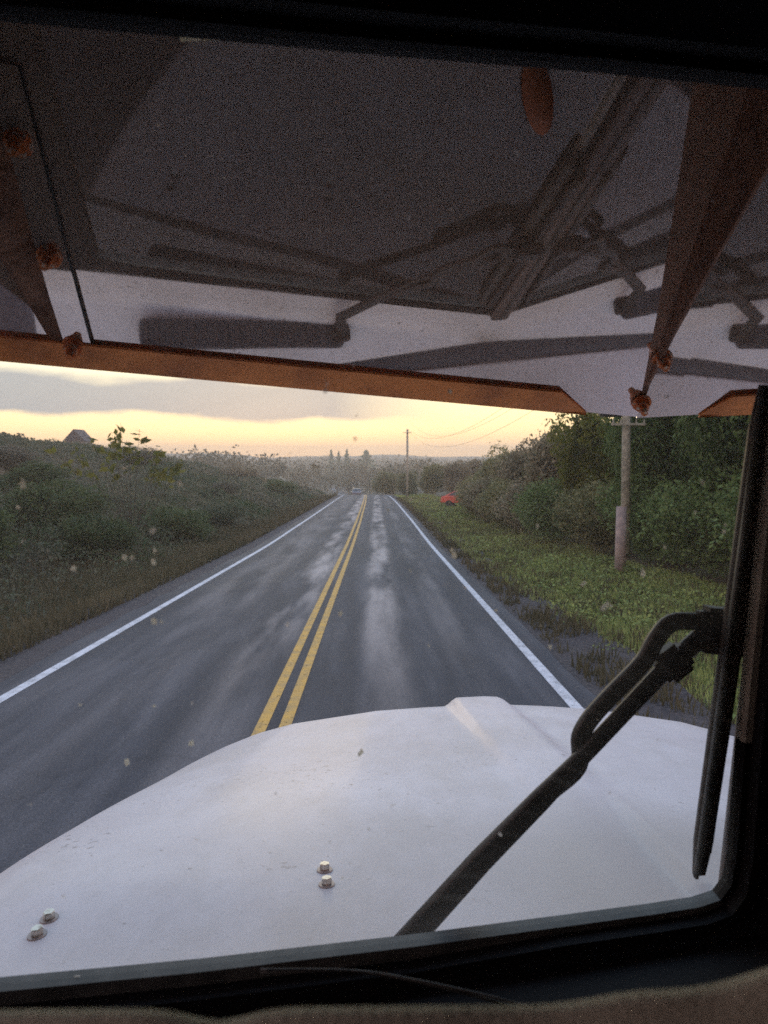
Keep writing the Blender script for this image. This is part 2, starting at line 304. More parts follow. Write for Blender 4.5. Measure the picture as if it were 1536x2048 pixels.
tag(link('terrain', mesh('terrain', V, F, True), ground_mat()), kind='structure')
def strip(name, d0, d1, lift, m, y0=-30, y1=330, nsub=1, edge=0, seed=0):
    yy = ys[(ys >= y0) & (ys <= y1)]; rng = np.random.default_rng(seed)
    V, F = [], []
    for y in yy:
        for k in range(nsub + 1):
            d = d0 + (d1 - d0) * k / nsub
            e = edge * (rng.random() - .5) if k in (0, nsub) else 0
            V.append((road_x(y) + d + e, y, road_zs(y) + lift))
    n = nsub + 1
    F = [(j * n + i, j * n + i + 1, (j + 1) * n + i + 1, (j + 1) * n + i) for j in range(len(yy) - 1) for i in range(nsub)]
    return link(name, mesh(name, V, F, True), m)
def asphalt():
    m = bpy.data.materials.new('asphalt'); m.use_nodes = True; t = m.node_tree; b = t.nodes['Principled BSDF']
    g = N(t, 'ShaderNodeNewGeometry'); sp = N(t, 'ShaderNodeSeparateXYZ'); t.links.new(g.outputs['Position'], sp.inputs[0])
    mp = N(t, 'ShaderNodeMapping'); mp.inputs['Scale'].default_value = (1.1, .11, 1); t.links.new(g.outputs['Position'], mp.inputs[0])
    n1 = N(t, 'ShaderNodeTexNoise', Scale=1.6, Detail=7.0, Roughness=.6); t.links.new(mp.outputs[0], n1.inputs[0])
    r1 = ramp(t, [(.3, (.026, .029, .036)), (.52, (.050, .054, .063)), (.75, (.105, .108, .116))]); t.links.new(n1.outputs[0], r1.inputs[0])
    # pale worn streaks: two across positions, broken up along the road
    def band(c, wd):
        a = N(t, 'ShaderNodeMath', operation='SUBTRACT'); t.links.new(sp.outputs['X'], a.inputs[0]); a.inputs[1].default_value = c
        q = N(t, 'ShaderNodeMath', operation='ABSOLUTE'); t.links.new(a.outputs[0], q.inputs[0])
        r = N(t, 'ShaderNodeMapRange'); t.links.new(q.outputs[0], r.inputs[0]); r.inputs[1].default_value = wd; r.inputs[2].default_value = wd * .3; r.interpolation_type = 'SMOOTHSTEP'; return r
    def op(o, a, b_):
        k = N(t, 'ShaderNodeMath', operation=o)
        for i, v in enumerate((a, b_)):
            if hasattr(v, 'outputs'): t.links.new(v.outputs[0], k.inputs[i])
            else: k.inputs[i].default_value = v
        return k
    bands = op('MAXIMUM', op('MAXIMUM', band(.12, .55), band(-1.8, .6)), op('MULTIPLY', op('MAXIMUM', band(-3.5, 1.0), band(1.35, .35)), .28))
    mp2 = N(t, 'ShaderNodeMapping'); mp2.inputs['Scale'].default_value = (1.6, .22, 1); mp2.inputs['Location'].default_value = (3.3, 1.7, 0); t.links.new(g.outputs['Position'], mp2.inputs[0])
    n2 = N(t, 'ShaderNodeTexNoise', Scale=1.0, Detail=4.0, Roughness=.5); t.links.new(mp2.outputs[0], n2.inputs[0])
    r2 = ramp(t, [(.38, .0), (.64, 1.0)]); t.links.new(n2.outputs[0], r2.inputs[0])
    dist = N(t, 'ShaderNodeMapRange'); t.links.new(sp.outputs['Y'], dist.inputs[0]); dist.inputs[1].default_value = 8; dist.inputs[2].default_value = 16; dist.inputs[3].default_value = .25
    fac = op('MULTIPLY', op('MULTIPLY', bands, r2), dist)
    mx = N(t, 'ShaderNodeMix', data_type='RGBA'); t.links.new(fac.outputs[0], mx.inputs[0]); t.links.new(r1.outputs[0], mx.inputs[6]); mx.inputs[7].default_value = (.38, .355, .325, 1)
    # fine aggregate
    n3 = N(t, 'ShaderNodeTexNoise', Scale=55.0, Detail=3.0, Roughness=.8); t.links.new(g.outputs['Position'], n3.inputs[0])
    r3 = ramp(t, [(.3, (.45, .45, .45)), (.72, (1.7, 1.7, 1.7))]); t.links.new(n3.outputs[0], r3.inputs[0])
    vo = N(t, 'ShaderNodeTexVoronoi', Scale=.42, feature='DISTANCE_TO_EDGE'); wn = N(t, 'ShaderNodeTexNoise', Scale=1.3, Detail=4.0); t.links.new(g.outputs['Position'], wn.inputs[0])
    wv = N(t, 'ShaderNodeMix', data_type='VECTOR'); wv.inputs[0].default_value = .45; t.links.new(g.outputs['Position'], wv.inputs[4]); t.links.new(wn.outputs['Color'], wv.inputs[5]); t.links.new(wv.outputs[1], vo.inputs[0])
    rc = ramp(t, [(0, .55), (.006, .75), (.014, 1.0)]); t.links.new(vo.outputs[0], rc.inputs[0])
    mcx = N(t, 'ShaderNodeMix', data_type='RGBA', blend_type='MULTIPLY'); mcx.inputs[0].default_value = .3; t.links.new(mx.outputs[2], mcx.inputs[6]); t.links.new(rc.outputs[0], mcx.inputs[7]); mx = mcx
    mu = N(t, 'ShaderNodeMix', data_type='RGBA', blend_type='MULTIPLY'); mu.inputs[0].default_value = .9; t.links.new(mx.outputs[2], mu.inputs[6]); t.links.new(r3.outputs[0], mu.inputs[7])
    t.links.new(mu.outputs[2], b.inputs['Base Color']); b.inputs['Roughness'].default_value = .72; b.inputs['Specular IOR Level'].default_value = .25
    bn = N(t, 'ShaderNodeBump', Strength=.5, Distance=.006); t.links.new(n3.outputs[0], bn.inputs['Height']); t.links.new(bn.outputs[0], b.inputs['Normal']); return m
tag(strip('road', -HW - .45, HW + .35, 0.0, asphalt(), nsub=4, edge=.12), kind='structure')
M_gravel = mat('gravel', (.04, .038, .04), .95, noise=(14, (.09, .083, .082), .4, .66), bump=(30, .9, .03))
tag(strip('gravel_shoulder', -HW - 1.65, -HW - .3, -.03, M_gravel, nsub=2, edge=.5, seed=1), kind='structure')
tag(strip('gravel_shoulder', HW + .25, HW + 1.7, -.03, M_gravel, nsub=2, edge=.4, seed=2), kind='structure')
def paint(name, c1, c2):
    m = mat(name, c1, .7, noise=(5, c2, .42, .66)); t = m.node_tree; b = t.nodes['Principled BSDF']; g = N(t, 'ShaderNodeNewGeometry')
    n = N(t, 'ShaderNodeTexNoise', Scale=22.0, Detail=6.0, Roughness=.8); t.links.new(g.outputs['Position'], n.inputs[0])
    r = ramp(t, [(.36, 0.0), (.43, 1.0)]); t.links.new(n.outputs[0], r.inputs[0]); t.links.new(r.outputs[0], b.inputs['Alpha']); return m
M_white = paint('white_line', (.66, .70, .72), (.42, .45, .46)); M_yellow = paint('yellow_line', (.62, .38, .07), (.40, .28, .10))
for nm, d, m_, hw_ in (('edge_line', -HW, M_white, .075), ('edge_line', HW, M_white, .075), ('centre_line', -.13, M_yellow, .065), ('centre_line', .13, M_yellow, .065)):
    tag(strip(nm, d - hw_, d + hw_, .005, m_), kind='structure')
def blob(name, x, y, rx, ry, m, seed, lift=.01):
    rng = random.Random(seed); n = 18; V = [(0, 0, lift)]
    for k in range(n):
        a = 2 * math.pi * k / n; q = .75 + .5 * rng.random(); V.append((math.cos(a) * rx * q, math.sin(a) * ry * q, lift))
    return V, [(0, k + 1, (k + 1) % n + 1) for k in range(n)]

# ------------------------------------------------------------------ foliage builders
def leaf_quads(P, size, rng, upbias=.0, aspect=.55):
    n = len(P); nrm = rng.normal(size=(n, 3)); nrm[:, 2] += upbias; nrm /= np.linalg.norm(nrm, axis=1)[:, None]
    t = np.cross(nrm, rng.normal(size=(n, 3))); t /= np.linalg.norm(t, axis=1)[:, None]; b = np.cross(nrm, t)
    s = (size * (.6 + .8 * rng.random(n)))[:, None]
    return np.stack([P - t * s, P - b * s * aspect, P + t * s, P + b * s * aspect], 1)
def crown_pts(rng, n, nb=26, r=(1, 1, 1), lump=.38, top_sparse=.15):
    """points on the skins of many overlapping lumps filling an uneven ellipsoid of unit height"""
    B = rng.normal(size=(nb, 3)); B /= np.linalg.norm(B, axis=1)[:, None]; B *= (rng.random(nb) ** .45)[:, None] * .72
    rad = lump * (.55 + .8 * rng.random(nb)); k = rng.integers(0, nb, n)
    d = rng.normal(size=(n, 3)); d /= np.linalg.norm(d, axis=1)[:, None]
    q = rad[k] * (.62 + .42 * rng.random(n)); fly = rng.random(n) < top_sparse; q[fly] *= 1.35
    P = B[k] + d * q[:, None]
    P[:, 2] = np.maximum(P[:, 2], -1 + .1 * rng.random(n))
    return P * np.array(r)
def limbs(rng, h, r0, n=7, spread=.5):
    V, F = [], []
    def addt(pts, rad):
        v, f = tube(pts, rad, 6); k = len(V); V.extend(v); F.extend([tuple(i + k for i in q) for q in f])
    top = Vector((rng.normal() * .1, rng.normal() * .1, h)); mid = Vector((rng.normal() * .12, rng.normal() * .12, h * .5))
    addt([Vector((0, 0, -.3)), mid * .5, mid, top], [r0, r0 * .8, r0 * .6, r0 * .2])
    for k in range(n):
        a = rng.random() * 6.28; z = h * (.25 + .55 * rng.random()); e = h * spread * (.5 + .5 * rng.random())
        st = Vector((0, 0, z * .8)); en = Vector((math.cos(a) * e, math.sin(a) * e, z + e * .7))
        addt([st, (st + en) / 2 + Vector((0, 0, -.05 * h)), en], [r0 * .4, r0 * .25, r0 * .08])
    return V, F
def crown_mesh(name, seed, n, leaf, r=(1, 1, 1), **k):
    rng = np.random.default_rng(seed); return quads_mesh(name, leaf_quads(crown_pts(rng, n, r=r, **k), leaf, rng))
CR = {}
for i in range(3): CR['dense%d' % i] = crown_mesh('crown_mesh', 10 + i, 26000, .033, nb=60, lump=.26)
for i in range(2): CR['loose%d' % i] = crown_mesh('crown_mesh', 20 + i, 5200, .030, nb=40, lump=.24, top_sparse=.45)
CR['fine'] = crown_mesh('crown_mesh', 14, 60000, .019, nb=70, lump=.26)
CR['low'] = crown_mesh('crown_mesh', 31, 16000, .034, nb=38, lump=.34)
TR = []
for i in range(2):
    v, f = limbs(np.random.default_rng(40 + i), 1.0, .04, 9, .3); TR.append(mesh('trunk_mesh', v, f, True))
def tree(name, label, cat, x, y, h, wd, kind, leafm, group=None, dp=None, trunk=True, crown_from=.02, seed=0, part='crown'):
    rng = random.Random(seed * 7 + int(x * 31 + y * 17)); g = ground(x, y)
    root = empty(name, (x, y, g - .05), (0, 0, 0)); tag(root, label, cat, group)
    key = kind; src = CR[key]
    cache = CR.setdefault((key, leafm.name), None)
    if cache is None:
        cache = src.copy(); cache.materials.clear(); cache.materials.append(leafm); CR[(key, leafm.name)] = cache
    c = bpy.data.objects.new(part, cache); C.objects.link(c); c.parent = root
    hh = h * (1 - crown_from) / 2; c.location = (0, 0, h * crown_from + hh); c.scale = (wd / 2, (dp or wd) / 2, hh); c.rotation_euler = (0, 0, 0 if dp else rng.random() * 6.28)
    if trunk:
        t = bpy.data.objects.new('trunk', TR[rng.randrange(2)]); C.objects.link(t); t.parent = root
        if not t.data.materials: t.data.materials.append(M_bark)
        t.scale = (wd * .6, wd * .6, h * .72); t.rotation_euler = (0, 0, rng.random() * 6.28)
    return root

# ------------------------------------------------------------------ right side: verge grass, hedge row, poles, car
rng = np.random.default_rng(5)
def blades(n, dfun, y0, y1, h0, h1, name, m, label, cat, wd=.012, bias=1.6, clump=.6):
    t = rng.random(n) ** bias; y = y0 + (y1 - y0) * t; d = dfun(n, y)
    keep = (bumps(d, y, 1.7, 7) + .5 * bumps(d, y, 4.1, 3) > -clump); y = y[keep]; d = d[keep]; n = len(y)
    x = d + road_x(y); z = terr(d, y) - .02
    hh = (h0 + (h1 - h0) * rng.random(n)) * (1 + .4 * bumps(d, y, .8, 2)); a = rng.random(n) * 6.28; lean = .55 * rng.random(n) * hh
    k = 1 + y / 22.; wv = wd * k
    P = np.stack([x, y, z], 1); side = np.stack([np.cos(a), np.sin(a), 0 * a], 1) * wv[:, None]; b = rng.random(n) * 6.28
    le = np.stack([np.cos(b) * lean, np.sin(b) * lean, hh], 1)
    Q = np.stack([P - side, P + side, P + le * .6 + side * .7 + np.array([0, 0, .0]), P + le], 1)
    return tag(link(name, quads_mesh(name, Q), m), label, cat, kind='stuff')
blades(150000, lambda n, y: HW + 1.0 + np.clip((18 - y) / 9, 0, 1) * .7 + (4.95 * rng.random(n) ** .75), 6, 110, .08, .26, 'verge_grass', M_grass, 'green uneven grass verge between the right road edge and the trees', 'grass', clump=.75)
blades(90000, lambda n, y: -(HW + 1.05 + 13 * rng.random(n) ** 1.4), 6, 110, .12, .38, 'dry_grass', M_dry, 'brownish rough grass bank on the left of the road', 'grass', clump=.8)
def bramble():
    n = 300000; t = rng.random(n) ** 1.5; y = 5 + 150 * t; d = -(HW + 3.0 + 62 * rng.random(n) ** 1.1)
    x = d + road_x(y); hgt = .4 + .8 * np.clip(bumps(d, y, .33, 5) + .5, 0, 2) + .35 * bumps(d, y, 1.3, 9); hgt = np.clip(hgt, .05, 3) * sstep((-d - HW - 2.6) / 4)
    q = rng.random(n); z = terr(d, y) + hgt * (1 - .5 * q ** 2)
    P = np.stack([x, y, z], 1); return quads_mesh('bramble', leaf_quads(P, .035 + y * .0019, rng, upbias=.2, aspect=.4))
tag(link('bramble_cover', bramble(), M_under), 'dark tangled bramble scrub covering the left hillside', 'undergrowth', kind='stuff')

blades(60000, lambda n, y: HW + .5 + 4.9 * rng.random(n), 6, 90, .10, .32, 'dry_grass', M_dry, 'brown dead grass patches in the right verge', 'grass', clump=.05)
def weeds():
    r = np.random.default_rng(61); Q = []
    for i in range(420):
        y = (7 + 75 * r.random() ** 1.6) if i % 2 else 11 + 12 * r.random(); d = HW + 1.3 + 4.3 * r.random() ** .7; h = .12 + .3 * r.random(); k = 45
        P = r.normal(size=(k, 3)) * np.array([h * .6, h * .6, h * .45]); P[:, 2] = np.abs(P[:, 2]); P += np.array([d + road_x(y), y, float(terr(d, y))])
        Q.append(leaf_quads(P, .03 + y * .0012, r, upbias=1.2))
    return quads_mesh('weeds', np.concatenate(Q))
tag(link('weeds', weeds(), leaf_mat('weed_leaf', (.07, .13, .035), (.38, .48, .15), scale=.5)), 'bright broad-leaved weeds among the right verge grass', 'weeds', kind='stuff')
g1 = 'roadside trees in the dense row on the right'
TREES = [ # x, y, height, width, kind, leaf, label
 (10.2, 12.5, 8.5, 6.5, 'fine', M_leaf_dark, 'dark green tree nearest on the right, behind the windshield divider'),
 (10.0, 17.0, 9.5, 5.5, 'fine', M_leaf_dark, 'tall dark green tree just right of the near utility pole'),
 (9.6, 22.0, 9.0, 5.0, 'fine', M_leaf_dark, 'tall dark tree directly behind the near utility pole'),
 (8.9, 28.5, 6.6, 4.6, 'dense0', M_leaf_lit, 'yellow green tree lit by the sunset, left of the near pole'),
 (9.3, 33.5, 5.9, 5.0, 'dense1', M_leaf_brown, 'brown green shrub sloping down left of the sunlit tree'),
 (8.9, 40.0, 5.5, 4.8, 'dense2', M_leaf_brown, 'brownish shrub in the middle of the right hedge row'),
 (9.2, 47.0, 5.3, 5.0, 'dense0', M_leaf_olive, 'olive shrub in the hedge row beyond the brownish ones'),
 (9.9, 54.0, 4.9, 5.0, 'dense1', M_leaf_olive, 'last olive shrub of the hedge row, nearest the red car')]
for i, (x, y, h, wd, k, lm, lb) in enumerate(TREES): tree('roadside_tree', lb, 'tree', x, y, h, wd, k, lm, 'trees and shrubs along the right verge', seed=i)
tree('bare_tree', 'thin lacy treetop showing against the yellow sky above the hedge', 'tree', 10.5, 38, 6.3, 5.5, 'loose0', M_leaf_olive, seed=4)
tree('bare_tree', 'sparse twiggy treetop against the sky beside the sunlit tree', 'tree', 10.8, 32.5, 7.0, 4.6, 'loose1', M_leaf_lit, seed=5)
LOW = [(9.3, 10.5, 3.4, 3.6, 'large bush nearest the truck on the right, behind the windshield divider'), (9.0, 14.0, 3.4, 3.8, 'large bush at the hedge foot beside the windshield divider'),
       (8.7, 17.5, 3.2, 3.6, 'bush at the hedge foot just right of the near pole'), (8.9, 21.5, 3.2, 3.8, 'bush filling the hedge foot right behind the near pole'), (8.3, 25.0, 3.0, 3.6, 'dark bush at the hedge foot just left of the near pole'),
       (7.6, 29.0, 3.0, 3.6, 'bush under the sunlit yellow green tree'), (7.4, 33.0, 2.9, 3.6, 'bush at the hedge foot left of the sunlit tree'), (7.1, 37.0, 3.0, 3.6, 'bush at the hedge foot below the bare treetop'),
       (7.0, 41.5, 3.1, 3.8, 'bush at the hedge foot in front of the brownish shrub'), (7.2, 46.5, 3.1, 4.0, 'bush at the hedge foot third from the red car'), (8.0, 51.5, 2.8, 4.0, 'bush at the hedge foot second from the red car'), (9.8, 55.5, 2.5, 4.0, 'last bush at the hedge foot, next to the red car')]
for i, (x, y, h, wd, lb) in enumerate(LOW): tree('low_bush', lb, 'bush', x, y, h, wd, 'low', (M_leaf_dark, M_leaf_dark, M_leaf_dark, M_leaf_dark, M_leaf_olive, M_leaf_dark, M_leaf_brown, M_leaf_olive, M_leaf_brown, M_leaf_olive, M_leaf_brown, M_leaf_olive)[i], 'low bushes at the foot of the hedge', trunk=False, crown_from=0, seed=30 + i)
BLB = ['dark tree in the second row, behind the tree left of the windshield divider', 'dark tree in the second row, right behind the near pole', 'dark tree in the second row, just left of the near pole', 'dark tree in the second row, farthest right by the divider', 'dark tree in the second row, behind the sunlit tree',
 'dark tree in the second row, behind the brown green shrub', 'low dark tree in the second row, behind the brownish shrub', 'low dark tree in the second row, nearest the red car', 'dark tree in the third row, behind the near pole', 'dark tree in the third row, behind the hedge shrubs']
back = [(14, 14), (14.5, 19.5), (14, 25), (14.5, 12), (14, 31), (14, 37), (15, 45), (15, 53), (20, 24), (19, 35)]
for i, (x, y) in enumerate(back):
    hgt = 9.5 if y < 27 else (7.0 if y < 33 else 5.0 - (y - 33) * .03)
    tree('background_tree', BLB[i], 'tree', x, y, hgt, 6.2, 'dense%d' % (i % 3), M_leaf_dark, 'second row of trees behind the right hedge', seed=50 + i)
SH = [(4.9, 103, 4.3, 4.6, M_leaf_olive, 'dark shrub right beside the far utility pole'), (8.0, 96, 5.1, 5.0, M_leaf_olive, 'round olive shrub between the far pole and the red car'),
      (11.0, 92, 5.2, 5.0, M_leaf_brown, 'brown shrub above and behind the red car'), (1.6, 120, 4.6, 6.0, M_leaf_olive, 'hazy shrub just left of the far utility pole'),
      (15.0, 98, 5.2, 7.0, M_leaf_brown, 'pale brown shrub right of the red car')]
for i, (x, y, h, wd, lm, lb) in enumerate(SH): tree('far_shrub', lb, 'shrub', x, y, h, wd, 'dense%d' % (i % 3), lm, 'shrubs around the far pole', seed=70 + i)

def pole(name, label, x, y, h, r, m, lean=0, arm_z=None, arm_w=.5, stub=None):
    g = ground(x, y); root = empty(name, (x, y, g)); tag(root, label, 'utility pole')
    v, f = tube([(0, 0, -.3 if stub is None else .6), (lean * .5, 0, h * .5), (lean, 0, h)], [r, r * .92, r * .82], 12); link('pole_shaft', mesh('shaft', v, f, True), m, root)
    if arm_z:
        for z in arm_z:
            bm = bmesh.new(); bm_box(bm, (lean * z / h, -r - .04, z), (arm_w * 2, .06, .07), bevel=.01)
            for s in (-.9, -.45, .45, .9): bmesh.ops.create_cone(bm, cap_ends=True, radius1=.03, radius2=.02, depth=.12, segments=8, matrix=Matrix.Translation((lean * z / h + s * arm_w, -r - .04, z + .09)))
            bm_done(bm, 'crossarm', m, root)
    if stub:
        v, f = tube([(stub[0], -.02, -.3), (stub[0], -.02, stub[1])], [.165, .155], 12); link('stub_post', mesh('stub', v, f, True), M_pole2, root)
    return root, g
p1, gz1 = pole('utility_pole', 'near weathered utility pole with thin crossarm and a grey stub post at its foot', 7.38, 20, 8.2, .135, M_pole, -.12, [5.0 - .62, 7.6], .5, stub=(-.14, 1.98))
p2, gz2 = pole('utility_pole', 'distant thin utility pole standing against the yellow sky', 4.35, 95, 9.6, .17, M_pole, 0, [9.1], .55)
bm = bmesh.new(); bm_box(bm, (-.14, .30, 5.35), (1.25, .42, 1.45), bevel=.06); bm_done(bm, 'equipment_box', mat('dark_box', (.02, .022, .024), .7), p1)
def wire(i, off, dz):
    pts = []
    for t in np.linspace(0, 1, 40):
        y = 20 + 75 * t; x = 7.2 + (4.35 - 7.2) * t + off; z = 2.7 + .75 + dz + .00185 * (y - 55.7) ** 2
        if y < 55.7: z += 0
        pts.append((x, y - .2, z))
    v, f = tube(pts, .008, 5); o = link('overhead_wire', mesh('wire', v, f, True), M_wire)
    tag(o, ['lowest overhead wire sagging between the two utility poles', 'middle overhead wire sagging between the two utility poles', 'highest overhead wire sagging between the two utility poles'][i], 'wire', 'overhead wires')
for i, (off, dz) in enumerate([(0, 0), (-.42, .75), (.42, .95)]): wire(i, off, dz)

def car(name, label, x, y, rz, paint, z=None):
    root = empty(name, (x, y, ground(x, y) if z is None else z), (0, 0, rz)); tag(root, label, 'car')
    prof = [(-2.1, .35), (-2.15, .75), (-1.95, .95), (-1.1, 1.02), (-.55, 1.45), (.9, 1.48), (1.75, 1.05), (2.1, .95), (2.15, .4)]
    V, F = [], []
    for s, wdt in ((-1, 1), (1, 1)):
        for (a, z_) in prof: V.append((s * (.86 if z_ < 1.04 else .66), a, z_))
    n = len(prof); F = [(i, i + 1, n + i + 1, n + i) for i in range(n - 1)] + [(n - 1, 0, n, 2 * n - 1)] + [tuple(range(n))[::-1], tuple(range(n, 2 * n))]
    o = link('body', mesh('body', V, F), paint, root); bv = o.modifiers.new('b', 'BEVEL'); bv.width = .07; bv.segments = 3
    for a0, a1, z0, z1, nm in ((-1.08, -.6, 1.06, 1.40, 'windscreen'), (1.0, 1.68, 1.40, 1.1, 'rear_window')):
        link(nm, mesh(nm, [(-.68, a0, z0), (.68, a0, z0), (.6, a1, z1), (-.6, a1, z1)], [(0, 1, 2, 3)]), M_carglass, root).location = (0, -.01 if a0 < 0 else .01, .045)
    for s in (-1, 1):
        k = link('side_window', mesh('sw', [(s * .82, -.9, 1.08), (s * .82, 1.45, 1.08), (s * .675, .85, 1.42), (s * .675, -.5, 1.40)], [(0, 1, 2, 3)]), M_carglass, root); k.location = (s * .03, 0, .01)
        for a in (-1.35, 1.35):
            bm = bmesh.new(); bmesh.ops.create_cone(bm, cap_ends=True, radius1=.32, radius2=.32, depth=.2, segments=20, matrix=Matrix.Translation((s * .78, a, .32)) @ Matrix.Rotation(math.pi / 2, 4, 'Y')); bm_done(bm, 'wheel', M_tyre, root)
    return root
car('parked_car', 'faded red car parked off the road at a gap in the right hedge', 8.35, 64, R(72), M_redpaint)
car('distant_car', 'small grey car seen low over the crest in the left lane', -3.6, 127, 0, M_greycar, z=float(road_zs(127)) - .2)

# ------------------------------------------------------------------ left side: shrubs, sapling, shed
LS = [(-12.5, 20, 2.2, 4.0, M_shrub, 'broad dark green shrub on the near left bank'), (-17, 26, 2.4, 4.6, M_shrub, 'dark green shrub higher up the near left bank'),
      (-10.2, 24.5, 1.9, 3.2, M_shrub, 'dark green shrub halfway along the left bank foot'), (-9.6, 42, 1.7, 3.4, M_under, 'olive shrub near the left road edge'), (-24, 44, 2.6, 5.0, M_under, 'olive shrub in the middle of the left slope'),
      (-14, 30, 2.6, 4.5, M_shrub, 'dark green shrub low on the left bank, nearest'), (-19, 38, 2.6, 5, M_shrub, 'dark green shrub on the left bank below the shed'),
      (-9.5, 33, 1.9, 3.4, M_shrub, 'dark green shrub close to the left road edge'), (-30, 50, 2.5, 6, M_under, 'brown scrubby shrub high on the left slope'),
      (-27, 78, 3.2, 6, M_under, 'small olive tree on the skyline right of the shed'), (-44, 66, 3.0, 8, M_under, 'brown bush on the skyline at the far left'),
      (-52, 80, 3.0, 9, M_under, 'brown bush on the skyline just left of the shed'), (-14, 62, 2.3, 4.5, M_under, 'olive shrub on the left slope above the dry grass'),
      (-12, 85, 2.6, 5, M_shrub, 'dark shrub on the left slope near the crest of the road'), (-22, 110, 3.0, 7, M_leaf_brown, 'brown shrub on the left slope farther than the crest')]
for i, (x, y, h, wd, lm, lb) in enumerate(LS): tree('hillside_shrub', lb, 'shrub', x, y, h, wd, 'low' if i % 2 else 'dense%d' % (i % 3), lm, 'shrubs on the left hillside', crown_from=0, trunk=False, seed=90 + i, part='crown')
def sapling():
    x, y = -10.5, 30; g = ground(x, y); root = empty('sapling', (x, y, g)); tag(root, 'sparse sapling with loose leaves against the sky on the left bank', 'sapling')
    r = np.random.default_rng(8); V, F = [], []; Lp = []; root.scale = (1.25, 1, 1)
    px_ = [(-2.6, 4.7), (-1.9, 4.75), (-1.3, 5.05), (-.75, 5.4), (-.2, 5.75), (.2, 5.55), (-.1, 5.0), (.6, 4.5), (1.05, 4.25), (1.6, 4.2), (-1.0, 4.6), (.9, 4.65)]
    g_ = 2.7 - g
    tips = [Vector((a, r.normal() * .4, b - 4.35 + g_)) for a, b in px_]
    for tp in tips:
        b0 = Vector((-.2, 0, -.2)); m1 = b0.lerp(tp, .5) + Vector((0, 0, .15))
        pts = smooth_path([b0, m1, tp], 4); v, f = tube(pts, list(np.linspace(.014, .004, len(pts))), 5); k = len(V); V += v; F += [tuple(i + k for i in q) for q in f]
        for j in range(16):
            q = m1.lerp(tp, .35 + .65 * r.random()); Lp.append([q.x + r.normal() * .10, q.y + r.normal() * .1, q.z + r.normal() * .07])
    link('trunk', mesh('trunk', V, F, True), M_bark, root)
    link('crown', quads_mesh('crown', leaf_quads(np.array(Lp), .17, r)), M_leaf_lit, root)
sapling()
def shed():
    x, y = -52.5, 122; g = ground(x, y) + .2; root = empty('hill_shed', (x, y, g)); root.scale = (.78, .78, 1.0); tag(root, 'small gabled shed with dark roof on the left skyline', 'shed')
    bm = bmesh.new(); bm_box(bm, (0, 0, 1.2), (4.0, 5, 2.6)); bm_done(bm, 'wall', M_housewall, root)
    V = [(-2.5, -2.8, 2.4), (0, -2.8, 4.5), (2.5, -2.8, 2.4), (-2.5, 2.8, 2.4), (0, 2.8, 4.5), (2.5, 2.8, 2.4)]
    link('roof', mesh('roof', V, [(0, 1, 2), (3, 5, 4), (0, 3, 4, 1), (1, 4, 5, 2), (0, 2, 5, 3)]), M_houseroof, root)
shed()

# ------------------------------------------------------------------ valley wood, far conifers, far hills
def far_wood():
    r = np.random.default_rng(77); Q = []
    n = 1500
    for i in range(n):
        y = 150 + 850 * r.random() ** 1.4; x = (r.random() - .5) * (110 + y * .85) - 10
        if abs(x - road_x(y)) < 6 and y < 200: continue
        if y < 190 and x < -8 : continue
        h = (float(np.interp(y, [150, 180, 220, 300, 450, 700], [3, 7.0, 10.5, 12.5, 14, 12]))) * (.65 + .5 * r.random()); wd = h * (.7 + .5 * r.random()); m = int(150 if y < 300 else 60)
        P = crown_pts(r, m, nb=8, lump=.5) * np.array([wd / 2 * 1.2, wd / 2 * 1.2, h / 2]) + np.array([x, y, ground(x, y) + h * .5])
        Q.append(leaf_quads(P, .30 + y * .0011, r))
    return quads_mesh('far_wood', np.concatenate(Q))
tag(link('far_wood', far_wood(), M_wood), 'hazy brown green wood filling the valley beyond the crest', 'woodland', kind='stuff')
def conifer_mesh():
    r = np.random.default_rng(3); n = 1400; z = r.random(n) ** .8; a = r.random(n) * 6.28
    rad = (1 - z) ** .7 * (.75 + .35 * np.sin(z * 40)) * (.3 + .7 * r.random(n)) * .5
    return quads_mesh('conifer', leaf_quads(np.stack([np.cos(a) * rad, np.sin(a) * rad, z], 1), .045, r))
cm_ = conifer_mesh(); cm_.materials.append(M_leaf_dark); tv, tf = tube([(0, 0, 0), (0, 0, .5), (0, 0, 1)], [.03, .02, .004], 6); tm_ = mesh('ctrunk', tv, tf, True); tm_.materials.append(M_bark)
for px, top, wd, lb in ((663, 896, 4.5, 'leftmost and smallest of the three distant conifers left of the road end'), (678, 899, 4.2, 'middle one of the three distant conifers'), (694, 895, 4.5, 'rightmost of the three distant conifers'), (733, 897, 10, 'broad distant conifer standing alone above the end of the road')):
    top += 5; y = 430; x = (px - 752) / 1365 * y; g = ground(x, y); ztop = 2.7 + (912 - top) / 1365 * y
    root = empty('distant_conifer', (x, y, g)); tag(root, lb, 'conifer', 'distant conifers')
    for nm, me in (('crown', cm_), ('trunk', tm_)):
        c = bpy.data.objects.new(nm, me); C.objects.link(c); c.parent = root; hh = ztop - g; c.scale = (wd * 2.3, wd * 2.3, hh)
def hills():
    V, F = [], []; r = random.Random(4); n = 90
    for i in range(n + 1):
        a = -.75 + 1.5 * i / n
        zt = 2.7 + 1130 * (-.0004 + .0016 * math.sin(i * .31) + .001 * math.sin(i * .83 + 1)) + (4 if i < 35 else 0)
        for dist, z in ((900, -14), (1050, zt * .6), (1130, zt), (1200, -20)):
            V.append((math.sin(a) * dist, math.cos(a) * dist, z))
    F = [(i * 4 + k, i * 4 + k + 1, (i + 1) * 4 + k + 1, (i + 1) * 4 + k) for i in range(n) for k in range(3)]
    return mesh('hills', V, F, True)
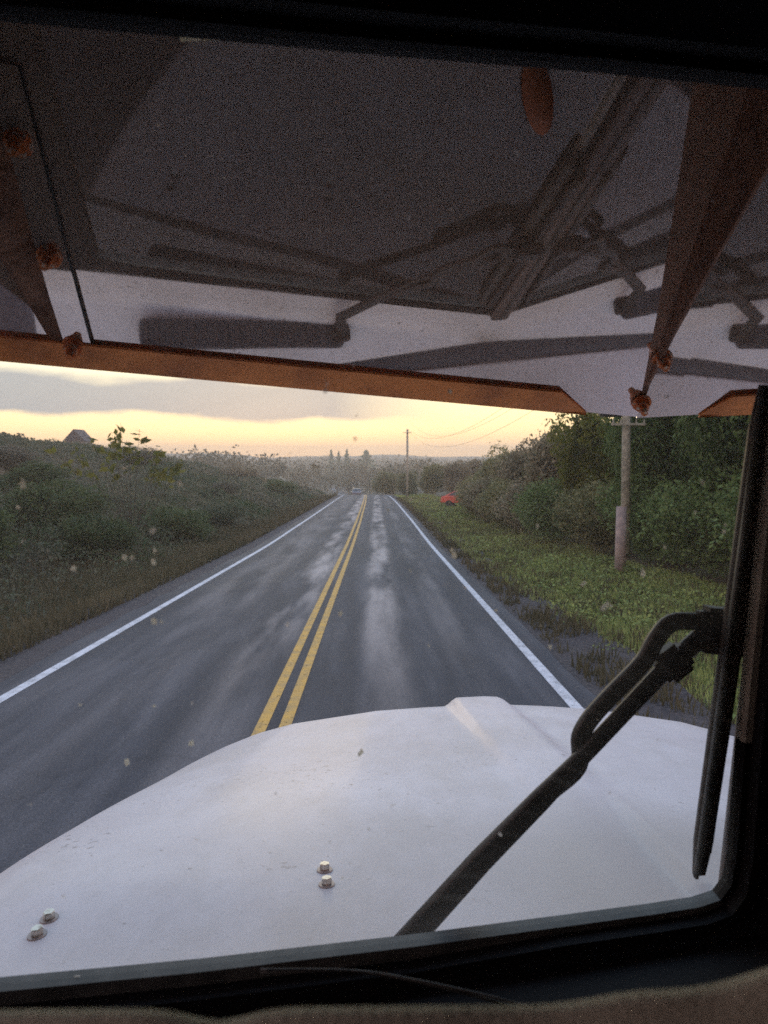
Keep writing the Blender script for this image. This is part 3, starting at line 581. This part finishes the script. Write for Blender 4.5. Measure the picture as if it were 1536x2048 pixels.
tag(link('hills', hills(), mat('far_hill', (.05, .06, .05), .95)), kind='structure')

# ------------------------------------------------------------------ the truck
# truck frame: origin at the driver's eye, x right, y along the bonnet, z up; drawn 1.11x and scaled by S
S = .9; TP = R(-2.30); HT = 2.7
Rx = Matrix.Rotation(TP, 3, 'X')
truck = empty('truck', EYE - Rx @ Vector((0, 0, HT)), (TP, 0, 0))
tag(truck, 'white truck seen from its cab: bonnet, wipers, windshield and steel sun visor', 'truck')
def T(p): return Vector((p[0] * S, p[1] * S, p[2] * S + HT))
FPX = 1365.
_a = math.atan(16 / FPX); _p = -math.atan(57 / FPX)
_f = Vector((math.sin(_a) * math.cos(_p), math.cos(_a) * math.cos(_p), math.sin(_p))); _r = Vector((math.cos(_a), -math.sin(_a), 0)); _u = _r.cross(_f)
def ray(px, py):
    d = _r * ((px - 768) / FPX) + _f + _u * ((1024 - py) / FPX); return d / d.y
CX = .5261
TH = .7992; SW = .1259; A0 = Vector((CX, 1.3731, .1376))
tt = math.tan(TH)
def visor_n(side): return Vector((tt * SW * (-1 if side == 'L' else 1), tt, 1.)).normalized()
def on_visor(px, py, side='L', off=0.0):
    n = visor_n(side); d = ray(px, py); return d * ((n.dot(A0) - off) / n.dot(d))
def visor_z(x, y, side='L'):
    n = visor_n(side); return (n.dot(A0) - n.x * x - n.y * y) / n.z
Y0, Z0, WSW, WT = .9446, -.6238, .2016, .1577
def ws_pt(x, z, off=0.): return Vector((x, Y0 - WSW * abs(x - CX) - WT * (z - Z0) + off, z))
def on_ws(px, py, off=0.):   # left pane plane:  y + wt*z - wsw*x = const   (x<CX)
    d = ray(px, py); k = Y0 + WT * Z0 - WSW * CX + off
    return d * (k / (d.y + WT * d.z - WSW * d.x))
def mirx(p): return Vector((2 * CX - p[0], p[1], p[2]))
def tmesh(name, V, F, m, parent=truck, smooth=False):
    me = mesh(name, [T(v) for v in V], F, smooth); bm = bmesh.new(); bm.from_mesh(me); bmesh.ops.recalc_face_normals(bm, faces=bm.faces[:]); bm.to_mesh(me); bm.free()
    return link(name, me, m, parent)
def tbar(name, pts, rad, m, parent, flat=.6, seg=12, up=Vector((0, -1, 0)), smooth=True):
    v, f = tube([T(p) for p in pts], [r_ * S for r_ in rad] if hasattr(rad, '__len__') else rad * S, seg, flat, up)
    return link(name, mesh(name, v, f, smooth), m, parent)

# bonnet
HC = .50
def zc(y):
    y = np.asarray(y, float)
    z = -.768 - .1205 * (y - 1.075) + .012 * np.sin(np.clip((y - 1.1) / 2.0, 0, 1) * math.pi)
    return z - np.where(y > 3.02, .34 * (1 - np.sqrt(np.clip(1 - ((y - 3.02) / .42) ** 2, 0, 1))), 0)
Uf = [0, .3, .55, .96, 1.12, 1.28, 1.37, 1.43, 1.46, 1.47]; Zf = [0, -.012, -.028, -.085, -.125, -.185, -.27, -.42, -.7, -1.2]
Ur = [0, .3, .55, .96, 1.12, 1.28, 1.37, 1.43, 1.46, 1.47]; Zr = [0, -.001, -.003, -.008, -.012, -.025, -.07, -.2, -.45, -1.0]
def ridge(x, y):
    k = np.clip((y - 1.3) / 1.8, 0, 1)
    xl = .43 - .135 * k; xr = .64 - .045 * k; h = .006 + .033 * k
    sl = .07 + .01 * (1 - k); sr = .05 + .02 * k
    fade = sstep((y - 1.35) / .35)
    bowl = -.016 * np.exp(-(np.minimum(x - xr, 0) / .10) ** 2) * (x < xr) * sstep((y - 1.1) / .15) * (1 - sstep((y - 1.55) / .5))
    return bowl + h * sstep((x - xl) / sl) * (1 - sstep((x - xr) / sr + .5)) * fade + 0.004 * sstep((x - xr + .03) / .05) * sstep((y - 1.2) / .1)
def hood_z(x, y):
    u = np.abs(np.asarray(x, float) - HC); k = sstep((np.asarray(y, float) - 1.3) / 1.8)
    return zc(y) + np.interp(u, Uf, Zf) * k + np.interp(u, Ur, Zr) * (1 - k) + ridge(x, y) - .022 * sstep((1.38 - np.asarray(y, float)) / .3) * sstep((u - .55) / .4)
def on_hood(px, py):
    d = ray(px, py); lo, hi = .9, 4.0
    t = lo
    while t < hi:
        p = d * t
        if p.z <= float(hood_z(p.x, p.y)): return p
        t += .002
    return p
us = np.concatenate([np.linspace(-1.1, 1.1, 111), [1.14, 1.18, 1.22, 1.26, 1.30, 1.335, 1.36, 1.385, 1.41, 1.43, 1.445, 1.455, 1.462, 1.468, 1.47]]); us = np.sort(np.concatenate([us, -us[us > 1.1]]))
yh = np.concatenate([[1.078], np.linspace(1.085, 3.0, 70), np.linspace(3.03, 3.44, 22)])
def gapy(x, y):   # the rear edge follows a slight arc
    return y
V = []; wtaper = lambda y: 1 - .03 * max(0, (y - 1.5) / 1.9) ** 1.0 - (.15 * max(0, (y - 2.55) / .89) ** 2)
for y in yh:
    for u in us:
        x = HC + u * wtaper(y); V.append((x, y, float(hood_z(HC + u, y)) if True else 0))
ny, nu = len(yh), len(us)
F = [(j * nu + i, j * nu + i + 1, (j + 1) * nu + i + 1, (j + 1) * nu + i) for j in range(ny - 1) for i in range(nu - 1)]
k = len(V); V += [(V[(ny - 1) * nu + i][0], 3.44, -2.2) for i in range(nu)]; F += [((ny - 1) * nu + i, (ny - 1) * nu + i + 1, k + i + 1, k + i) for i in range(nu - 1)]
k = len(V); V += [(V[i][0], 1.075, V[i][2] - .05) for i in range(nu)]; F += [(i, k + i, k + i + 1, i + 1) for i in range(nu - 1)]
hood = tmesh('bonnet', V, F, M_hood, smooth=True)
for px, py in ((649, 1741), (653, 1770), (98, 1838), (74, 1871)):
    p = on_hood(px, py); bm = bmesh.new()
    n = Vector((-(float(hood_z(p.x + .01, p.y)) - float(hood_z(p.x - .01, p.y))) / .02, -(float(hood_z(p.x, p.y + .01)) - float(hood_z(p.x, p.y - .01))) / .02, 1)).normalized()
    q = n.to_track_quat('Z', 'Y').to_matrix().to_4x4(); Mx = Matrix.Translation(T(p)) @ q
    bmesh.ops.create_cone(bm, cap_ends=True, radius1=.0150, radius2=.0145, depth=.003, segments=24, matrix=Mx @ Matrix.Translation((0, 0, .0015)))
    wsh = bm_done(bm, 'washer', M_washer); bm = bmesh.new()
    r_ = bmesh.ops.create_cone(bm, cap_ends=True, radius1=.0098, radius2=.0098, depth=.011, segments=6, matrix=Mx @ Matrix.Translation((0, 0, .0085)))
    es = [e for e in bm.edges]; bmesh.ops.bevel(bm, geom=es, offset=.0012, segments=2, affect='EDGES')
    bo = bm_done(bm, 'bonnet_bolt', M_hoodbolt, hood); wsh.parent = bo; wsh.parent = hood
# cowl, gap seal, vents
ZC = -.755
def gap_y0(x): return 1.005 + .03 * min(1, abs(x - CX) / .6)
xs = np.linspace(CX - 1.4, CX + 1.4, 57); V = []
for x in xs:
    yb = ws_pt(x, -.70).y; ZC = -.755 - .03 * float(sstep((abs(x - CX) - .6) / .4))
    V += [(x, ws_pt(x, -.625).y + .018, -.625), (x, yb + .024, -.70), (x, yb + .055, ZC + .004), (x, gap_y0(x) - .006, ZC), (x, gap_y0(x), ZC - .008), (x, gap_y0(x) + .002, ZC - .05)]
F = [(i * 6 + k, i * 6 + k + 1, (i + 1) * 6 + k + 1, (i + 1) * 6 + k) for i in range(len(xs) - 1) for k in range(5)]
cowl = tmesh('cowl', V, F, M_hood, smooth=True)
V = []
for x in xs:
    ZC = -.755 - .03 * float(sstep((abs(x - CX) - .6) / .4))
    V += [(x, gap_y0(x) - .01, ZC - .012), (x, gap_y0(x) + .03, ZC - .010), (x, 1.085, ZC - .030)]
ZC = -.755
tmesh('bonnet_seal', V, [(i * 3 + k, i * 3 + k + 1, (i + 1) * 3 + k + 1, (i + 1) * 3 + k) for i in range(len(xs) - 1) for k in range(2)], M_cowlslot, smooth=True)
def rounded_slab(pts, z0, z1, r, seg=5):
    """pts: 4 corners (x,y) counter clockwise"""
    o = []
    for i in range(4):
        p = Vector(pts[i]); a = (Vector(pts[i - 1]) - p).normalized(); b = (Vector(pts[(i + 1) % 4]) - p).normalized()
        for s in range(seg + 1):
            t = s / seg; o.append(p + a * r * (1 - t) ** 2 + b * r * t ** 2)
    n = len(o); V = [(q.x, q.y, z0) for q in o] + [(q.x, q.y, z1) for q in o]
    return V, [tuple(range(n, 2 * n))] + [(i, (i + 1) % n, n + (i + 1) % n, n + i) for i in range(n)]
for side in (1, -1):
    pts = [(-.565, .832), (.058, .905), (.052, .985), (-.572, .922)]
    if side < 0: pts = [(2 * CX - a, b) for a, b in pts][::-1]
    V, F = rounded_slab(pts, ZC - .04, ZC + .008, .025)
    vt = tmesh('cowl_vent', V, F, M_cowlslot, cowl)
    # grille bars
    V2, F2 = [], []
    for kx in range(18):
        t = (kx + .7) / 18.4; a = Vector(pts[0]).lerp(Vector(pts[1]), t); b = Vector(pts[3]).lerp(Vector(pts[2]), t) if side > 0 else Vector(pts[3]).lerp(Vector(pts[2]), t)
        a2 = a.lerp(b, .18); b2 = a.lerp(b, .82); w_ = .006; m0 = len(V2)
        V2 += [(a2.x - w_, a2.y, ZC + .0085), (a2.x + w_, a2.y, ZC + .0085), (b2.x + w_, b2.y, ZC + .0085), (b2.x - w_, b2.y, ZC + .0085), (a2.x, a2.y, ZC + .013), (b2.x, b2.y, ZC + .013)]
        F2 += [(m0, m0 + 4, m0 + 5, m0 + 3), (m0 + 4, m0 + 1, m0 + 2, m0 + 5), (m0, m0 + 1, m0 + 4), (m0 + 3, m0 + 5, m0 + 2)]
    tmesh('vent_grille', V2, F2, M_cowlslot, vt)

# windshield panes, seals, frame
INN = [(-420, 2010), (-200, 1992), (0, 1968), (400, 1930), (830, 1880), (1120, 1842), (1300, 1818), (1390, 1804), (1432, 1790), (1453, 1762), (1464, 1700), (1480, 1480), (1497, 1300), (1513, 1150), (1526, 1030), (1542, 900), (1562, 700), (1590, 420), (1600, 172), (1536, 166), (1200, 132), (768, 96), (300, 52), (0, 26), (-400, -12)]
wsL = empty('windshield', (0, 0, 0)); wsL.parent = truck; wsL.name = 'windshield'
loop = [on_ws(*p) for p in INN]
frame = None
def ring(pa, pb, name, m, parent, y_in=-.03, y_out=.02):
    n = len(pa); V = [p + Vector((0, y_out, 0)) for p in pa] + [p + Vector((0, y_out, 0)) for p in pb] + [p + Vector((0, y_in, 0)) for p in pb] + [p + Vector((0, y_in, 0)) for p in pa]
    F = []
    for i in range(n):
        j = (i + 1) % n
        F += [(i, j, n + j, n + i), (n + i, n + j, 2 * n + j, 2 * n + i), (2 * n + i, 2 * n + j, 3 * n + j, 3 * n + i), (3 * n + i, 3 * n + j, j, i)]
    return V, F
cen = sum(loop, Vector()) / len(loop)
def grow(ps, d):   # offset loop outward in the pane plane
    o = []; n = len(ps)
    for i in range(n):
        t = (ps[(i + 1) % n] - ps[i - 1]); t = Vector((t.x, 0, t.z)).normalized(); nn = Vector((t.z, 0, -t.x))
        dd = d[i] if hasattr(d, '__len__') else d
        q = ps[i] + nn * dd; o.append(ws_pt(min(q.x, CX), q.z, 0))
    return o
sw_ = [.018 if p[1] > 1700 and p[0] < 1000 else (.010 if p[1] > 1700 else .010) for p in INN]
g1_ = grow(loop, sw_)
# outer rectangle of the cab front, point for point with the inner loop
outer = []
for q, p in zip(g1_, INN):
    if p[1] > 1770: outer.append(ws_pt(q.x, -.80))
    elif p[1] > 172: outer.append(ws_pt(CX, q.z))
    else: outer.append(ws_pt(q.x, .78))
for i, (p, q) in enumerate(zip(INN, outer)):
    if p == (-420, 2010): outer[i] = ws_pt(-.95, -.80)
    if p == (-400, -12): outer[i] = ws_pt(-.95, .78)
    if p in ((1432, 1790), (1453, 1762)): outer[i] = ws_pt(CX, -.80 if p[0] == 1432 else -.76)
    if p == (1600, 172): outer[i] = ws_pt(CX, .5)
    if p == (1536, 166): outer[i] = ws_pt(CX, .78)
bodyf = []
for mir_ in (False, True):
    Mf = (lambda p: mirx(p)) if mir_ else (lambda p: Vector(p))
    V, F = ring([Mf(p) for p in loop], [Mf(p) for p in g1_], 'x', None, None, -.012, .012); seal = tmesh('seal_lip', V, F, M_seal, wsL); seal.data.materials.append(M_sealr); seal.data.materials.append(M_black)
    for pi, po in enumerate(seal.data.polygons):
        sgm = INN[pi // 4]; po.material_index = 0 if (sgm[1] > 1790 and sgm[0] < 1420) else (1 if 180 < sgm[1] < 1600 else 2)  # seal tone by segment
    V, F = ring([Mf(p) for p in g1_], [Mf(p) for p in outer], 'x', None, None, -.035, .016); tmesh('frame', V, F, M_rubber if False else M_black, wsL)
    gv = [Mf(p) for p in grow(loop, .004)]; n = len(gv); c0 = Mf(cen)
    tmesh('glass_pane', gv + [c0], [(i, (i + 1) % n, n) for i in range(n)], M_glass, wsL)
V = []
for (x, y, z) in ((CX - .012, .02, 0), (CX + .012, .02, 0)): pass
# centre divider strip, outside
cp = [ws_pt(CX, z, .022) for z in np.linspace(-.615, .7, 12)]
tbar('divider', cp, .028, mat('divider_strip', (.07, .05, .042), .5, noise=(50, (.13, .10, .085), .5, .75)), wsL, flat=.45, up=Vector((0, -1, 0)))
cp = [ws_pt(CX, z, .036) for z in np.linspace(-.60, .68, 12)]
tbar('divider_bead', cp, .005, M_rubber, wsL, flat=1.0, seg=8)

# insect marks on the glass
SPL = [(45, 967, 8), (360, 968, 5), (147, 1137, 5), (250, 1113, 5), (263, 1116, 4), (309, 1100, 4), (307, 1122, 6), (308, 1243, 6), (322, 1243, 4), (530, 961, 4), (627, 932, 6), (36, 1014, 4), (822, 1000, 3.5), (742, 982, 3), (908, 1108, 7), (904, 1100, 4),
       (1287, 1148, 6), (1284, 1141, 4), (1390, 1025, 4), (1075, 1052, 4), (1330, 1095, 3.5), (1447, 1065, 4.5), (1450, 1050, 3), (900, 783, 4), (1100, 1293, 4), (992, 1221, 3), (383, 1487, 6), (254, 1524, 6), (721, 1505, 6), (187, 899, 3), (248, 935, 4), (460, 1003, 2.5),
       (308, 1412, 3), (858, 1292, 3), (680, 1227, 5), (1040, 957, 3), (775, 1020, 3), (160, 1410, 3), (820, 1140, 3), (636, 934, 3)]
rr = random.Random(3)
for (px, py, r_) in SPL:
    c = on_ws(px, py, -.002); n = 14; ln = 1.25; V = [c]
    for k in range(n):
        a = 2 * math.pi * k / n; q = r_ / FPX * c.y * (.55 + .75 * rr.random()); V.append(c + Vector((math.cos(a) * q, WSW * math.cos(a) * q, math.sin(a) * q * ln)))
    tmesh('insect_splat', V, [(0, k + 1, (k + 1) % n + 1) for k in range(n)], M_splat, wsL)

# cab interior shell and dash
V = [(-1.0, .62, -1.6), (CX * 2 + 1.0, .62, -1.6), (CX * 2 + 1.0, -1.1, -1.6), (-1.0, -1.1, -1.6), (-1.0, .60, .78), (CX * 2 + 1.0, .60, .78), (CX * 2 + 1.0, -1.1, .78), (-1.0, -1.1, .78)]
tmesh('cab_shell', V, [(0, 1, 2, 3), (4, 5, 6, 7), (3, 2, 6, 7)], M_black)
tmesh('cab_side', [(-1.0, .64, -1.6), (-1.0, -1.1, -1.6), (-1.0, -1.1, -.35), (-1.0, .64, -.35), (-1.0, .64, .45), (-1.0, -1.1, .45), (-1.0, -1.1, .78), (-1.0, .70, .78)], [(0, 1, 2, 3), (4, 5, 6, 7)], M_black)
tmesh('cab_side', [(2 * CX + 1.0, .64, -1.6), (2 * CX + 1.0, -1.1, -1.6), (2 * CX + 1.0, -1.1, .78), (2 * CX + 1.0, .64, .78)], [(0, 1, 2, 3)], M_black)
V, F = [], []
xs = np.linspace(-1.0, 2.05, 50)
for x in xs:
    yb = Y0 - WSW * abs(x - CX)
    V += [(x, yb - .04, -.62), (x, yb - .12, -.605), (x, .66, -.60), (x, .615, -.612), (x, .60, -.66)]
F = [(i * 5 + k, i * 5 + k + 1, (i + 1) * 5 + k + 1, (i + 1) * 5 + k) for i in range(len(xs) - 1) for k in range(4)]
dash = tmesh('dash_top', V, F, M_black, smooth=True)
# beige padded front of the dash: swells up on the right
V, F = [], []; xs = np.linspace(-.6, 1.2, 91)
for x in xs:
    lift = .032 * float(sstep((x - .12) / .36)); notch = -.012 * math.exp(-((x + .14) / .035) ** 2) + .004 * math.sin(x * 37) * float(sstep((x - .1) / .2))
    z = -.466 + lift + notch
    kk = .5
    V += [tuple(kk * q for q in v_) for v_ in [(x, .605 + lift * .5, z - .05), (x, .600 + lift * .5, z - .015), (x, .593 + lift * .4, z - .002), (x, .578 + lift * .2, z - .004), (x, .568, z - .03), (x, .565, z - .07), (x, .56, z - .2)]]
F = [(i * 7 + k, i * 7 + k + 1, (i + 1) * 7 + k + 1, (i + 1) * 7 + k) for i in range(len(xs) - 1) for k in range(6)]
pad = tmesh('dash_pad', V, F, M_dash, smooth=True)
# trim lines of the instrument hood
def on_plane_y(px, py, y): return ray(px, py) * y
for off in (0, 9):
    pts = smooth_path([on_plane_y(a, b + off * (a - 700) / 350, .70) for a, b in ((520, 1944), (640, 1941), (735, 1944), (850, 1964), (960, 1988), (1060, 2014))], 5)
    tbar('dash_trim', pts, .0016, M_seal if not off else M_rubber, dash, flat=1, seg=6)

# sun visor: two mirror-polished halves folded along the truck's centre line
LIPL = [on_visor(-500, 668), on_visor(1290, 835.5)]; LIPR = [on_visor(1290, 835.5, 'R'), on_visor(1700, 812, 'R')]
def lip_y(x, side=None):
    a, b = LIPL if (side or ('L' if x <= CX else 'R')) == 'L' else LIPR
    return a.y + (b.y - a.y) * (x - a.x) / (b.x - a.x)
V, F = [], []
vis = []
for side, x0, x1 in (('L', -1.15, CX), ('R', CX, 2 * CX + 1.15)):
    P = []
    for x in (x0, x1):
        yl = lip_y(x, side)
        for y in (yl, .62): P.append(Vector((x, y, visor_z(x, y, side))))
    n = visor_n(side)
    up_ = n * .004
    V = [P[0], P[2], P[3], P[1]]; V += [p + up_ for p in V]
    o = tmesh('visor_panel', V, [(0, 1, 2, 3), (4, 7, 6, 5), (0, 4, 5, 1), (1, 5, 6, 2), (2, 6, 7, 3), (3, 7, 4, 0)], M_mirror); vis.append(o)
def lip(side, xa, xb, taper_at):
    # folded hem along the front edge, tapering out towards the centre
    V, F = [], []; n = visor_n(side); slope = R(34)
    xs = [xa, xb + (taper_at - xb), xb]
    xs = [xa, taper_at, xb]
    for x in xs:
        y = lip_y(x, side); e = Vector((x, y, visor_z(x, y, side))) - n * .002
        Lh = .050 if x != xb else .003
        t = Vector((x, y - Lh * math.cos(slope), e.z + Lh * math.sin(slope)))
        V += [e + Vector((0, .004, -.003)), e + Vector((0, 0, -.005)), t, t + Vector((0, .001, .004)), e + Vector((0, -.002, .0))]
    for i in range(2):
        for k in range(5):
            F.append((i * 5 + k, i * 5 + (k + 1) % 5, (i + 1) * 5 + (k + 1) % 5, (i + 1) * 5 + k))
    F += [(0, 1, 2, 3, 4), (10, 11, 12, 13, 14)]
    return tmesh('visor_lip', V, F, M_lip, vis[0 if side == 'L' else 1])
def lipx(px, py): return on_visor(px, py, 'L' if px < 1290 else 'R').x
lip('L', -1.15, lipx(1168, 835), lipx(1112, 815)); lip('R', 2 * CX + 1.15, lipx(1395, 835), lipx(1450, 815))

def nutbolt(px, py, side, parent, r=.0125, off=.006):
    n = -visor_n(side); p = on_visor(px, py, side, off); Mx = Matrix.Translation(T(p)) @ n.to_track_quat('Z', 'Y').to_matrix().to_4x4()
    bm = bmesh.new()
    bmesh.ops.create_cone(bm, cap_ends=True, radius1=r * 1.35, radius2=r * 1.3, depth=.003, segments=20, matrix=Mx @ Matrix.Translation((0, 0, .0015)))
    bmesh.ops.create_cone(bm, cap_ends=True, radius1=r, radius2=r * .95, depth=.013, segments=6, matrix=Mx @ Matrix.Translation((0, 0, .009)))
    bmesh.ops.create_cone(bm, cap_ends=True, radius1=r * .55, radius2=r * .45, depth=.016, segments=12, matrix=Mx @ Matrix.Translation((0, 0, .023)))
    bm_done(bm, 'bracket_bolt', M_bolt, parent)
def bracket(side, fold, free, flange, panel):
    # fold, free: picture points read on the steel angle; flange: outer edge of its foot
    n = visor_n(side)
    Fp = [on_visor(*p, side, .003) for p in fold]; Gp = [on_visor(*p, side, .003) for p in flange]
    V = Fp + Gp + [p - n * .003 for p in Fp + Gp]; k = len(fold)
    F = [(i, i + 1, k + i + 1, k + i) for i in range(k - 1)] + [(2 * k + i, 3 * k + i, 3 * k + i + 1, 2 * k + i + 1) for i in range(k - 1)] + [(k + i, k + i + 1, 3 * k + i + 1, 3 * k + i) for i in range(k - 1)] + [(0, k, 3 * k, 2 * k)]
    foot = tmesh('visor_bracket', V, F, M_mirror, panel)
    V = [p - n * .003 for p in Fp] + [ray(*q) * yy for q, yy in free]
    V += [p + Vector((.004, 0, 0)) for p in V]; m = len(free)
    assert m == k
    F = [(i, i + 1, k + i + 1, k + i) for i in range(k - 1)] + [(2 * k + i, 3 * k + i, 3 * k + i + 1, 2 * k + i + 1) for i in range(k - 1)] + [(k + i, k + i + 1, 3 * k + i + 1, 3 * k + i) for i in range(k - 1)]
    F += [(0, k, 3 * k, 2 * k), (k - 1, 3 * k - 1, 4 * k - 1, 2 * k - 1)]
    tmesh('bracket_web', V, F, M_bracket, foot)
    # dark line where the foot ends
    tbar('bracket_edge', [p - n * .002 for p in Gp], .0022, M_rubber, foot, flat=1, seg=6)
    return foot
fL = [(134, 714), (97, 600), (62, 480), (22, 330), (-40, 120)]
yL = [on_visor(*p).y for p in fL]
bl = bracket('L', fL, [((122, 716), yL[0]), ((58, 610), yL[1] - .01), ((-6, 505), yL[2] - .02), ((-90, 380), yL[3] - .03), ((-260, 180), yL[4] - .04)], [(190, 706), (164, 610), (135, 500), (95, 340), (40, 130)], vis[0])
for p in ((147, 692), (99, 512), (37, 285)): nutbolt(*p, 'L', bl)
def bc_ray(px, x): d = ray(px, 0); return d
# centre bracket hangs from the fold of the two halves
def centre_web():
    V = []; k = 6
    fold = []; free = []
    for t in np.linspace(0, 1, k):
        y = 1.335 - .62 * t; zf = visor_z(CX, y); dep = .004 + .275 * t ** 1.15
        fold.append(Vector((CX - .006, y, zf))); free.append(Vector((CX - .006, y - .02 * t, zf - dep)))
    V = fold + free; V += [p + Vector((.005, 0, 0)) for p in V]
    F = [(i, i + 1, k + i + 1, k + i) for i in range(k - 1)] + [(2 * k + i, 3 * k + i, 3 * k + i + 1, 2 * k + i + 1) for i in range(k - 1)] + [(k + i, k + i + 1, 3 * k + i + 1, 3 * k + i) for i in range(k - 1)] + [(0, k, 3 * k, 2 * k)]
    return V, F
nR = visor_n('R'); 
V = []
for t in np.linspace(0, 1, 6):
    y = 1.365 - .66 * t
    for x in (CX + .001, CX + .055 + .02 * t): V.append(Vector((x, y, visor_z(x, y, 'R'))) - nR * .003)
V += [p - nR * .003 for p in V]
F = [(i * 2, i * 2 + 1, i * 2 + 3, i * 2 + 2) for i in range(5)] + [(12 + i * 2, 12 + i * 2 + 2, 12 + i * 2 + 3, 12 + i * 2 + 1) for i in range(5)] + [(1 + 2 * i, 13 + 2 * i, 15 + 2 * i, 3 + 2 * i) for i in range(5)] + [(0, 12, 13, 1)]
footc = tmesh('visor_bracket', V, F, M_mirror, vis[1])
V, F = centre_web(); tmesh('bracket_web', V, F, M_bracket, footc)
for p in ((1283, 806), (1325, 717)): nutbolt(*p, 'R', footc)
# blurred orange reflection in the visor, modelled as a coloured oval
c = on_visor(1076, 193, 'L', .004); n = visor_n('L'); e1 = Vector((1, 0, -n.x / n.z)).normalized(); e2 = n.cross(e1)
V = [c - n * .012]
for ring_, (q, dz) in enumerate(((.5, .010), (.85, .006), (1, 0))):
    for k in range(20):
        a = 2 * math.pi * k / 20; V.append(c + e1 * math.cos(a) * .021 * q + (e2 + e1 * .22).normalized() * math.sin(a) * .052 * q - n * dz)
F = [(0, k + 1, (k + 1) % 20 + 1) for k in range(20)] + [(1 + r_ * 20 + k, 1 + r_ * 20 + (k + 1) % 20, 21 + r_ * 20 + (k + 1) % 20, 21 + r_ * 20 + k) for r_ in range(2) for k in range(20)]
tmesh('orange_reflection', V, F, M_orange_refl, vis[0], smooth=True)

# wipers
def wiper(mir_):
    f = mirx if mir_ else Vector
    root = empty('wiper', (0, 0, 0)); root.parent = truck
    P = lambda px, py, off=.05: f(on_ws(px, py, off))
    piv = f(Vector((.045, .940, -.748)))
    upv = Vector((.1 if not mir_ else -.1, -1, -.15))
    V, F = rounded_slab([(piv.x - .03, piv.y - .03), (piv.x + .03, piv.y - .03), (piv.x + .03, piv.y + .025), (piv.x - .03, piv.y + .025)], -.765, -.736, .012); tmesh('wiper_pivot', V, F, M_wiper, root)
    main = [piv + Vector((0, .006, .022)), P(812, 1885, .068), P(960, 1722, .058), P(1080, 1600, .05), P(1166, 1512, .045), P(1260, 1412, .047), P(1340, 1328, .05), P(1395, 1280, .05), P(1440, 1262, .045)]
    tbar('wiper_arm', main, [.018, .0185, .0165, .0150, .0115, .012, .013, .014, .014], M_wiper, root, flat=.45, up=upv)
    loopb = [P(1010, 1672, .058), P(1090, 1592, .058), P(1146, 1545, .058), P(1160, 1515, .056), P(1160, 1475, .056), P(1182, 1435, .056), P(1230, 1382, .056), P(1285, 1325, .056), P(1312, 1278, .056), P(1342, 1246, .056), P(1390, 1243, .055), P(1445, 1250, .05)]
    tbar('link_rod', smooth_path(loopb, 4), .0118, M_wiper, root, flat=.6, up=upv, seg=10)
    bm = bmesh.new(); ang = math.atan2(-(1280 - 1345), 1390 - 1310)
    c = T(P(1345, 1325, .048)); rm = Matrix.Rotation(-ang if not mir_ else ang, 3, 'Y'); bm_box(bm, c, (.040, .026, .040), rm, .006)
    bm_done(bm, 'arm_clamp', M_wiper, root)
    bm = bmesh.new(); bm_box(bm, T(P(1448, 1262, .045)), (.066, .036, .056), Matrix.Rotation(0.1, 3, 'Y'), .008); bm_box(bm, T(P(1416, 1243, .05)), (.034, .02, .026), None, .005)
    hub = bm_done(bm, 'blade_clip', M_wiper, root)
    top, bot = P(1531, 770, .02), P(1397, 1748, .02)
    pts = [top.lerp(bot, t) for t in np.linspace(0, 1, 14)]
    b = tbar('wiper_blade', pts, [.008] + [.0135] * 12 + [.009], M_blade, root, flat=.45, up=upv, seg=10)
    top, bot = P(1540, 830, .035), P(1408, 1700, .035)
    pts = [top.lerp(bot, t) for t in np.linspace(0, 1, 14)]
    tbar('blade_spine', pts, .0075, M_wiper, b, flat=1.2, up=upv, seg=8)
    pts = [p + (Vector((-.010, 0, 0)) if not mir_ else Vector((.010, 0, 0))) + Vector((0, -.012, 0)) for p in [P(1531, 775, .02).lerp(P(1397, 1745, .02), t) for t in (0, .5, 1)]]
    tbar('blade_rubber', pts, .0028, M_rubber, b, flat=1.5, up=upv, seg=6)
    return root
wiper(False); wiper(True)
tag(truck, 'white truck seen from its cab: bonnet, wipers, windshield and steel sun visor', 'truck')

# ------------------------------------------------------------------ haze
bm = bmesh.new(); bm_box(bm, (0, 590, -6), (1900, 1360, 52))
hm = bpy.data.materials.new('haze'); hm.use_nodes = True; t = hm.node_tree; t.nodes.remove(t.nodes['Principled BSDF'])
pv = N(t, 'ShaderNodeVolumePrincipled'); pv.inputs['Color'].default_value = (.95, .88, .78, 1); pv.inputs['Density'].default_value = .0013; pv.inputs['Anisotropy'].default_value = .5
t.links.new(pv.outputs[0], t.nodes['Material Output'].inputs['Volume'])
hz = bm_done(bm, 'haze', hm); tag(hz, 'pale evening haze over the valley', 'haze', kind='stuff')
